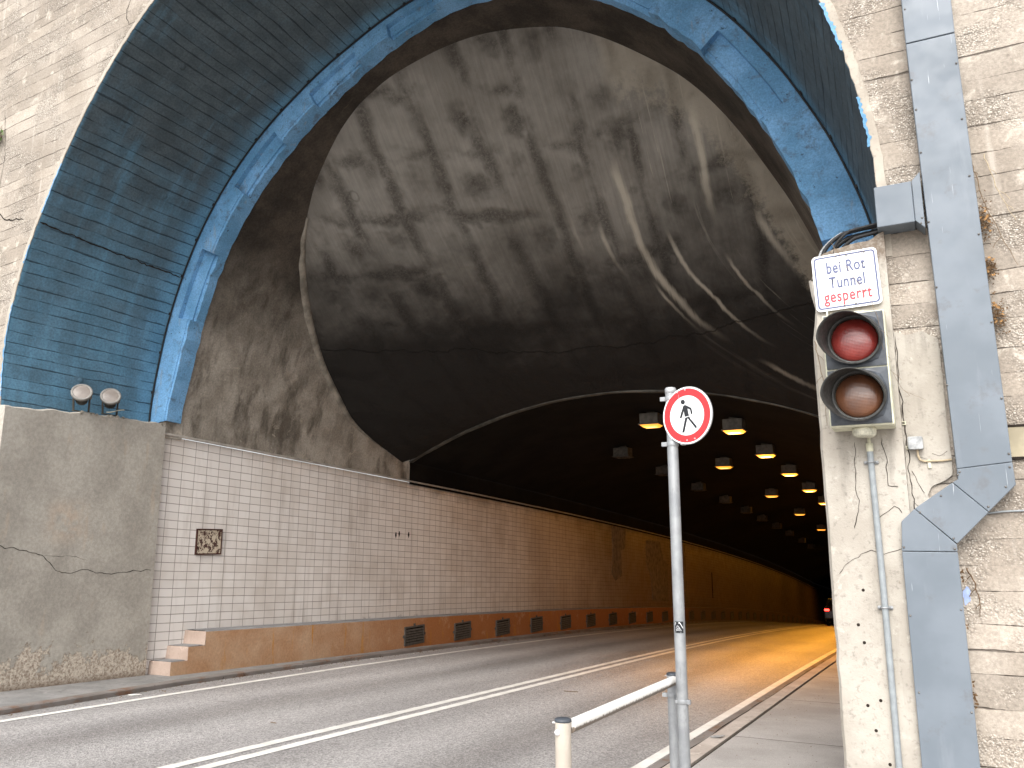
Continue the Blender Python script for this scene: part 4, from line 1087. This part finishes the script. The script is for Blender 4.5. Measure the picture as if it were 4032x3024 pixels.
legs = [pic(*q) for q in [(672, 873), (780, 852), (800, 905), (918, 1110), (930, 1145), (925, 1170), (907, 1200), (880, 1155), (735, 893), (722, 905), (612, 1205), (598, 1240), (570, 1262), (532, 1264), (560, 1190)]]
for pg in (head, torso, legs):
    b.prism(pg, sp_, .0010, .0022)
b.build('pedestrian_symbol', 'sign_black', ps)
b = MB()
for q in [(572, 160), (783, 120), (628, 1483), (832, 1458)]: b.lathe([(.0004, .006), (.005, .005), (.0065, 0.)], sp_(*pic(*q), .0015), (nx, ny, 0), 10)
b.build('rivet', 'sign_back', ps)
for z in (2.70, 2.375):
    b = MB(); b.lathe([(.0385, -.016), (.0425, -.016), (.0425, .016), (.0385, .016)], (PX_, PY_, z), (0, 0, 1), 24)
    b.box(PX_-.075, PX_-.036, PY_-.02, PY_+.004, z-.015, z+.015)
    b.prism([(-.012, -.015), (.012, -.015), (.012, .015), (-.012, .015)], lambda u, v, d: (PX_+.02+nx*-.03+u+tx*.06, PY_-.04+d*1.0, z+v), -.03, .03)
    b.build('bracket', 'galv', ps, .002)
b = MB(); P = []; z0 = 1.095; uvz = 0
for k in range(9):
    a = R(-125+11.5*k); P.append([(PX_+.0386*math.cos(a), PY_+.0386*math.sin(a), z0), (PX_+.0386*math.cos(a), PY_+.0386*math.sin(a), z0+.075)])
b.grid(P); b.build('sticker', 'sign_black', ps)
b = MB()
def stk(pts, w=.003):
    P = []
    for (u, v) in pts:
        a = R(-125+92*u); P.append([(PX_+.0391*math.cos(a), PY_+.0391*math.sin(a), z0+.075*v-w/2), (PX_+.0391*math.cos(a), PY_+.0391*math.sin(a), z0+.075*v+w/2)])
    b.grid(P)
stk([(.02, .68), (.12, .88), (.5, .88), (.62, .86), (.8, .60), (.95, .42)], .008); stk([(.12, .4), (.3, .62), (.42, .6), (.6, .4), (.75, .2)], .003); stk([(.15, .26), (.35, .44), (.5, .42), (.65, .22)], .003)
stk([(.2, .2), (.35, .28), (.5, .26), (.55, .2)], .003); stk([(.1, .08), (.7, .08)], .006); b.build('sticker_print', 'sign_white', ps)

# ------------------------------------------------------------------ railing
gr = thing('guard_rail', (-1.68, 4.7, Z(4.7, .1)), 'low tubular guard rail with a peeling white bar beside the kerb', 'railing')
p1, p2 = (-1.642, 3.69), (-1.722, 5.748)
for (x, y), zt, mt in ((p1, .872, 'post'), (p2, .792, 'galv')):
    b = MB(); b.tube([(x, y, Z(y, .05)), (x, y, zt)], .038, 24); po = b.build('post', mt, gr)
    b = MB(); b.lathe([(.038, -.006), (.0405, -.004), (.0405, .006), (.03, .011), (.0005, .013)], (x, y, zt), (0, 0, 1), 24); b.build('post_cap', 'signal_front', po)
    b = MB(); b.lathe([(.0005, .012), (.011, .010), (.014, .0)], (x-.012, y-.037, zt-.048), (-.25, -1, 0), 14); b.tube([(x-.05, y-.01, zt-.012), (x-.036, y-.006, zt-.012)], .004, 6); b.build('bolt', 'sign_white' if mt == 'post' else 'galv', po)
b = MB(); b.tube([(p1[0]+.022, p1[1]+.025, .842), (p2[0]+.018, p2[1]-.036, .755)], .031, 24); b.build('rail', 'rail', gr)
cl = MB()
for (x, y) in (p2, (PX_, PY_)): cl.lathe([(.0385, -.014), (.043, -.014), (.043, .014), (.0385, .014)], (x, y, .655), (0, 0, 1), 24)
cl.tube([(p2[0]+.03, p2[1]-.035, .655), (PX_-.03, PY_-.035, .655)], .011, 6); cl.box(p2[0]-.07, p2[0]-.036, p2[1]-.025, p2[1]+.0, .641, .669); cl.box(PX_+.036, PX_+.06, PY_-.025, PY_, .641, .669)
cl.build('clamp', 'galv', gr, .002)

# ------------------------------------------------------------------ tunnel lamps
LW, LD, LH = .225, .20, .27
def make_lamp(loc, lit):
    x, y, z = loc
    o = thing('tunnel_lamp', loc, '', 'tunnel lamp')
    b = MB(); b.box(x-LW, x+LW, y-LD, y+LD, z-LH, z-.03); b.build('housing', 'lamp_box' if lit else 'lamp_box_dim', o, .012)
    b = MB(); b.box(x-LW-.03, x+LW+.03, y-LD-.03, y+LD+.03, z-LH-.03, z-LH-.002); b.build('frame', 'lamp_box' if lit else 'lamp_box_dim', o, .006)
    b = MB(); b.box(x-.1, x+.1, y-.05, y+.05, z-.05, z+.06); b.build('mount', 'dark_metal', o)
    b = MB(); v_ = [(x-LW+.0, y-LD, z-LH-.033), (x+LW, y-LD, z-LH-.033), (x+LW, y+LD, z-LH-.033), (x-LW, y+LD, z-LH-.033)]
    k = .05 if lit else .02
    b.add(v_+[(x-LW+.06, y-LD+.06, z-LH-.033-k), (x+LW-.06, y-LD+.06, z-LH-.033-k), (x+LW-.06, y+LD-.06, z-LH-.033-k), (x-LW+.06, y+LD-.06, z-LH-.033-k)], [(0, 1, 5, 4), (1, 2, 6, 5), (2, 3, 7, 6), (3, 0, 4, 7), (4, 5, 6, 7)])
    b.build('diffuser', {2: 'lamp_glow', 1: 'lamp_glow_weak', 0: 'lamp_glass_off'}[lit], o)
    return o
ords = ['first', 'second', 'third', 'fourth', 'fifth', 'sixth', 'seventh', 'eighth', 'ninth', 'tenth', 'eleventh', 'twelfth']
def lamp_row(x, yl, lit, txt, group):
    p0 = None
    for k, y in enumerate(yl):
        loc = Vector((x, y, ceil(x, y)-.02))
        if p0 is None: o = p0 = make_lamp(loc, lit)
        else:
            o = p0.copy(); COL.objects.link(o); o.location = loc
            for c in list(p0.children):
                q = c.copy(); COL.objects.link(q); q.parent = o
        o['label'] = txt % ords[k]; o['category'] = 'tunnel lamp'; o['group'] = group
        if lit:
            ld = bpy.data.lights.new('lamp_light', 'AREA'); ld.shape = 'RECTANGLE'; ld.size = .4; ld.size_y = .3
            ld.color = (1., .40, .03); ld.energy = POW[lit]; ld.spread = R(SPR[lit])
            lo = bpy.data.objects.new('lamp_light', ld); COL.objects.link(lo); lo.parent = o
            lo.location = (0, -.02, -LH-.12); d = Vector((.10 if lit == 2 else -.75, -.85 if lit == 2 else -.35, -1.)); lo.rotation_euler = d.to_track_quat('-Z', 'Y').to_euler()
POW = {2: 21., 1: 9.}; SPR = {2: 62., 1: 140.}
lamp_row(-7.85, [22.1, 26.1, 30.5, 34.9, 39.1, 43.0, 47.1, 51.4, 56.2, 60.6], 0, 'unlit grey tunnel lamp, %s from the portal in the dark left row', 'unlit lamps of the left row')
lamp_row(-5.82, [18.45, 25.9, 34.2, 41.6, 49.6, 57.6, 65.6, 74., 83.], 1, 'lit orange tunnel lamp, %s from the portal in the middle row', 'lit lamps of the middle row')
lamp_row(-3.97, [18.9, 22.8, 26.8, 31.2, 35.6, 39.8, 44., 48.3, 52.6, 57.], 2, 'bright orange tunnel lamp, %s from the portal in the right row', 'lit lamps of the right row')

# ------------------------------------------------------------------ car in the tunnel
CY = 47.; cz = Z(CY+2); cx0, cx1 = -5.68, -3.95
car = thing('car', ((cx0+cx1)/2, CY+2.1, cz), 'dark car with glowing red tail lights driving away inside the tunnel', 'car')
tilt = (Z(CY+4)-Z(CY))/4
def cp_(x, y, z): return (x, CY+y, Z(CY)+tilt*y+z)
side = [(0., .35), (.02, .75), (.12, .98), (.75, 1.05), (1.05, 1.1), (3.1, 1.05), (4.05, .86), (4.2, .6), (4.2, .3), (3.9, .22), (.3, .22)]
b = MB(); b.prism(side, lambda u, v, d: cp_(d, u, v), cx0, cx1); body = b.build('body', 'car_paint', car, .05)
cab = [(.15, 1.0), (.55, 1.42), (1.9, 1.46), (2.9, 1.05)]
b = MB(); b.prism(cab, lambda u, v, d: cp_((cx0+cx1)/2+(d)*(1-.12*(v-1)/.46), u, v), -.80, .80); b.build('roof', 'car_paint', car, .04)
b = MB(); b.add([cp_(cx0+.2, .19, 1.06), cp_(cx1-.2, .19, 1.06), cp_(cx1-.27, .51, 1.39), cp_(cx0+.27, .51, 1.39)], [(0, 1, 2, 3)])
for v in range(4): b.v[v] = (b.v[v][0], b.v[v][1]-.03, b.v[v][2])
b.build('rear_window', 'car_glass', car)
for s_ in (0, 1):
    xa = cx0+.02 if s_ == 0 else cx1-.30
    b = MB(); b.box(xa, xa+.24, CY-.025, CY+.06, Z(CY, .76), Z(CY, .86)); b.build('tail_light', 'tail_glow', car, .02)
for s_ in (cx0-.01, cx1-.19):
    for yy_ in (.8, 3.3):
        b = MB(); q = cp_(s_, yy_, .31); b.lathe([(.18, .0), (.30, .01), (.31, .05), (.31, .15), (.30, .19), (.18, .20)], q, (1, 0, 0), 24); wl = b.build('wheel', 'tyre', car)
        b = MB(); b.lathe([(.0005, .02), (.17, .02), (.185, .005)], q, (1, 0, 0), 20); b.lathe([(.0005, .18), (.17, .18), (.185, .195)], q, (1, 0, 0), 20); b.build('rim', 'sign_back', wl)
b = MB(); b.box((cx0+cx1)/2-.26, (cx0+cx1)/2+.26, CY-.03, CY+.02, Z(CY, .52), Z(CY, .63)); b.build('number_plate', 'paper', car)

# ------------------------------------------------------------------ plants and litter
def leaf(b, c, s_, up=None):
    c = Vector(c); a = Vector((random.uniform(-1, 1), random.uniform(-.5, .2), random.uniform(-1, 1))).normalized()
    nrm = Vector((random.uniform(-.6, .6), -1, random.uniform(-.3, .8))).normalized(); a = (a-nrm*a.dot(nrm)).normalized(); d = nrm.cross(a)
    b.add([c-a*s_, c-a*s_*.2+d*s_*.5+nrm*s_*.1, c+a*s_, c-a*s_*.2-d*s_*.5+nrm*s_*.1], [(0, 1, 2), (0, 2, 3)])
for k, (x, z, hh, lab) in enumerate([(.505, 3.99, .14, 'clump of dead brown leaves behind the duct, topmost of three'), (.505, 3.62, .075, 'small clump of dead leaves behind the duct, middle of three'), (.525, 3.27, .11, 'tangle of dead leaves behind the duct, lowest of three')]):
    o = thing('dead_leaf_clump', (x, 6.47, z), lab, 'dead plant', 'dead leaf clumps beside the duct')
    b = MB(); t_ = MB()
    for i in range(150): 
        q = (x+random.uniform(-.05, .03)+abs(random.gauss(0, .014)), 6.45+random.uniform(-.035, .04), z+random.gauss(0, hh*.5)); leaf(b, q, random.uniform(.006, .013))
    for i in range(34):
        p_ = Vector((x+random.uniform(-.04, .02), 6.46, z+random.gauss(0, hh*.5))); q = [p_]
        for j in range(4): q.append(q[-1]+Vector((random.uniform(-.02, .026), random.uniform(-.012, .008), random.uniform(-.03, .02))))
        t_.tube(q, .0016, 4)
    b.build('leaves', 'dead_leaf', o); t_.build('stems', 'twig', o)
    b = MB()
    for i in range(10): leaf(b, (x+random.uniform(-.03, .03), 6.42, z+random.gauss(0, hh*.45)), random.uniform(.012, .02))
    b.build('tan_leaves', 'leaf_tan', o)
def vine(pts, r_, mat, lab, seed):
    random.seed(seed); b = MB(); q = []
    for a, c in zip(pts[:-1], pts[1:]):
        for i in range(6): t = i/6; q.append(tuple(a[k]*(1-t)+c[k]*t+random.uniform(-.006, .006) for k in range(3)))
    q.append(pts[-1]); b.tube(q, [r_*(1-.6*i/len(q)) for i in range(len(q))], 5)
    for i in range(3, len(q)-2, 5):
        e = Vector(q[i]); L = random.uniform(.03, .09); s_ = random.choice((-1, 1))
        b.tube([e, e+Vector((s_*L*.5, -.008, -L*.5)), e+Vector((s_*L*.8, -.004, -L))], r_*.5, 4)
    return tag(b.build('dry_vine', mat), lab, 'dry vine', 'dry vines on the concrete')
vine([(.47, 6.44, 4.45), (.49, 6.43, 4.28), (.52, 6.44, 4.1), (.60, 6.46, 3.85), (.68, 6.47, 3.62)], .0045, 'twig', 'bare brown vine slanting down right of the duct', 1)
vine([(.55, 6.46, 4.5), (.60, 6.46, 4.25), (.64, 6.46, 4.1), (.70, 6.47, 3.95)], .004, 'pale_twig', 'bare pale vine near the right edge beside the duct', 2)
vine([(-.52, 6.36, 3.96), (-.47, 6.355, 3.85), (-.42, 6.35, 3.72), (-.37, 6.35, 3.62), (-.30, 6.35, 3.5), (-.245, 6.10, 3.3), (-.22, 6.09, 3.05), (-.19, 6.2, 2.9), (-.12, 6.44, 2.78), (.02, 6.46, 2.7)], .0022, 'twig', 'dry vine trailing over the white notice and the traffic light', 3)
vine([(-.33, 6.355, 3.93), (-.30, 6.352, 3.80), (-.29, 6.352, 3.66), (-.27, 6.35, 3.52)], .0019, 'twig', 'short dry tendril hanging over the right half of the white notice', 4)
vine([(-.70, 6.38, 3.2), (-.67, 6.375, 3.0), (-.65, 6.38, 2.8), (-.655, 6.385, 2.55)], .003, 'twig', 'dry tendril on the pier left of the traffic light', 5)
vine([(.16, 6.47, 1.52), (.20, 6.46, 1.42), (.22, 6.465, 1.30), (.21, 6.47, 1.2)], .005, 'dead_leaf', 'rust-brown twig on the concrete right of the lower duct', 6)
vine([(-.245, 6.44, 1.55), (-.26, 6.40, 1.40), (-.24, 6.43, 1.2)], .0036, 'twig', 'dry stem poking out left of the lower duct', 8)
for k in range(14):
    z = random.uniform(.3, 1.55); sd = random.choice((0, 1)); b = MB(); x = -.24 if sd == 0 else .13
    for i in range(3): leaf(b, (x+random.uniform(-.008, .008), 6.42, z+random.uniform(-.03, .03)), random.uniform(.009, .016))
    if k == 0: allv = b
    else: allv.add(b.v, b.f)
o = allv.build('leaf_litter', 'dead_leaf'); struct(o, 'stuff'); tag(o, 'scraps of dead leaf caught along the lower duct', 'dead leaves')
def ivy(x, z, n, lab, s0=.05):
    o = thing('wall_plant', (x, 6.47, z), lab, 'plant', 'green plants rooted in the wall'); b = MB(); t_ = MB()
    for i in range(n):
        q = (x+random.gauss(0, s0*1.1), 6.42+random.uniform(-.05, .03), z+random.gauss(0, s0*1.3)); leaf(b, q, random.uniform(.022, .042)); t_.tube([(x, 6.5, z-.03), q], .002, 4)
    b.build('leaves', 'ivy_leaf', o); t_.build('stems', 'twig', o)
ivy(-12.16, 7.77, 60, 'bright green plant sprouting from the left concrete face, the upper one', .07)
ivy(-11.95, 6.30, 22, 'tiny green sprout at the left picture edge below the crack', .03)
random.seed(21)
def litter(name, x, y, mat, lab, s_, group, long=1.):
    b = MB(); a = random.uniform(0, 3.1); h = (.003 if kerb_x(y) < x-.02 and x < -2.31 else .066 if x < -9 else .112)
    pg = [(math.cos(t)*s_*long*random.uniform(.7, 1.2), math.sin(t)*s_*random.uniform(.6, 1.1)) for t in np.linspace(0, 2*math.pi, 8)[:-1]]
    b.prism(pg, lambda u, v, d: (x+u*math.cos(a)-v*math.sin(a), y+u*math.sin(a)+v*math.cos(a), Z(y, h)+d+abs(jit((u*9, v*9, x), .006, 6.))), .002, .006)
    tag(b.build(name, mat), lab, name.replace('_', ' '), group)
lx = lambda y: kerb_x(y)+.14
litter('paper_scrap', lx(7.9), 7.9, 'paper', 'white paper scrap in the left gutter, below the flaking pier foot', .05, 'paper scraps in the left gutter', 2.)
litter('paper_scrap', lx(11.5), 11.5, 'paper', 'small white paper scrap in the left gutter by the dark kerb stain', .03, 'paper scraps in the left gutter', 1.6)
litter('paper_scrap', lx(13.7), 13.7, 'paper', 'tiny white scrap in the left gutter before the first vent', .03, 'paper scraps in the left gutter', 1.6)
litter('paper_scrap', lx(15.2), 15.2, 'paper', 'tiny white scrap in the left gutter under the first vent', .03, 'paper scraps in the left gutter', 1.4)
litter('brown_twig', -5.1, 11.8, 'twig', 'brown twig lying in the right lane before the pole', .022, 'twigs on the road', 6.)
litter('brown_twig', -4.0, 9.1, 'twig', 'short brown twig on the asphalt near the guard rail', .016, 'twigs on the road', 4.)
litter('brown_twig', -6.9, 7.4, 'twig', 'small dark twig in the left lane nearest the camera', .014, 'twigs on the road', 4.)
litter('paper_scrap', -2.2, 8.9, 'box_grey', 'crumpled grey scrap on the right kerb stone', .05, 'scraps on the right kerb', 2.)
sd = MB(); random.seed(5)
for k in range(900):
    side_ = random.random()
    if side_ < .45: x = kerb_x(6)+abs(random.gauss(0, .1)); y = random.uniform(4, 30); x = kerb_x(y)+.01+abs(random.gauss(0, .12)); h = .001
    elif side_ < .7: y = random.uniform(2.5, 22); x = -2.36-abs(random.gauss(0, .10)); h = .001
    else: y = random.uniform(2.5, 16); x = random.uniform(-2.05, -.75); h = .108
    s_ = random.uniform(.003, .009)*(1+.03*y)*(.5 if side_ >= .7 else 1.)
    sd.prism([(math.cos(t)*s_*random.uniform(.6, 1.3), math.sin(t)*s_*random.uniform(.6, 1.3)) for t in (0, 1.2, 2.4, 3.6, 4.9)], lambda u, v, d: (x+u, y+v, Z(y, h)+d), 0., s_*.6)
o = struct(sd.build('grit', 'twig'), 'stuff'); tag(o, 'scattered grit and leaf crumbs along the kerbs', 'grit')

# ------------------------------------------------------------------ light
wd = bpy.data.worlds.new('World'); scene.world = wd; wd.use_nodes = True; nt = wd.node_tree; nt.nodes.clear()
sk = nt.nodes.new('ShaderNodeTexSky'); sk.sky_type = 'NISHITA'; sk.sun_disc = False
SE, SA = 44., 171.      # sun elevation, compass direction it comes from (0 = +Y)
sk.sun_elevation = R(SE); sk.sun_rotation = R(SA); sk.air_density = 1.; sk.dust_density = 3.5; sk.ozone_density = .6
hs_ = nt.nodes.new('ShaderNodeHueSaturation'); hs_.inputs['Saturation'].default_value = .22
bg = nt.nodes.new('ShaderNodeBackground'); bg.inputs[1].default_value = .14; ou = nt.nodes.new('ShaderNodeOutputWorld')
nt.links.new(sk.outputs[0], hs_.inputs['Color']); nt.links.new(hs_.outputs[0], bg.inputs[0]); nt.links.new(bg.outputs[0], ou.inputs[0])
sl = bpy.data.lights.new('sun', 'SUN'); sl.energy = .85; sl.angle = R(40); sl.color = (1., .96, .90); so_ = bpy.data.objects.new('sun', sl); COL.objects.link(so_)
sd_ = Vector((math.sin(R(SA))*math.cos(R(SE)), math.cos(R(SA))*math.cos(R(SE)), math.sin(R(SE)))); so_.location = (0, -20, 30)
so_.rotation_euler = (-sd_).to_track_quat('-Z', 'Y').to_euler()
vs_ = scene.view_settings; vs_.view_transform = 'Standard'; vs_.look = 'None'; vs_.exposure = 1.28; vs_.gamma = 1
scene.render.engine = 'CYCLES'; cy = scene.cycles; cy.use_denoising = True; cy.max_bounces = 10; cy.diffuse_bounces = 6; cy.sample_clamp_indirect = 8.
cy.use_adaptive_sampling = True; cy.adaptive_threshold = .01
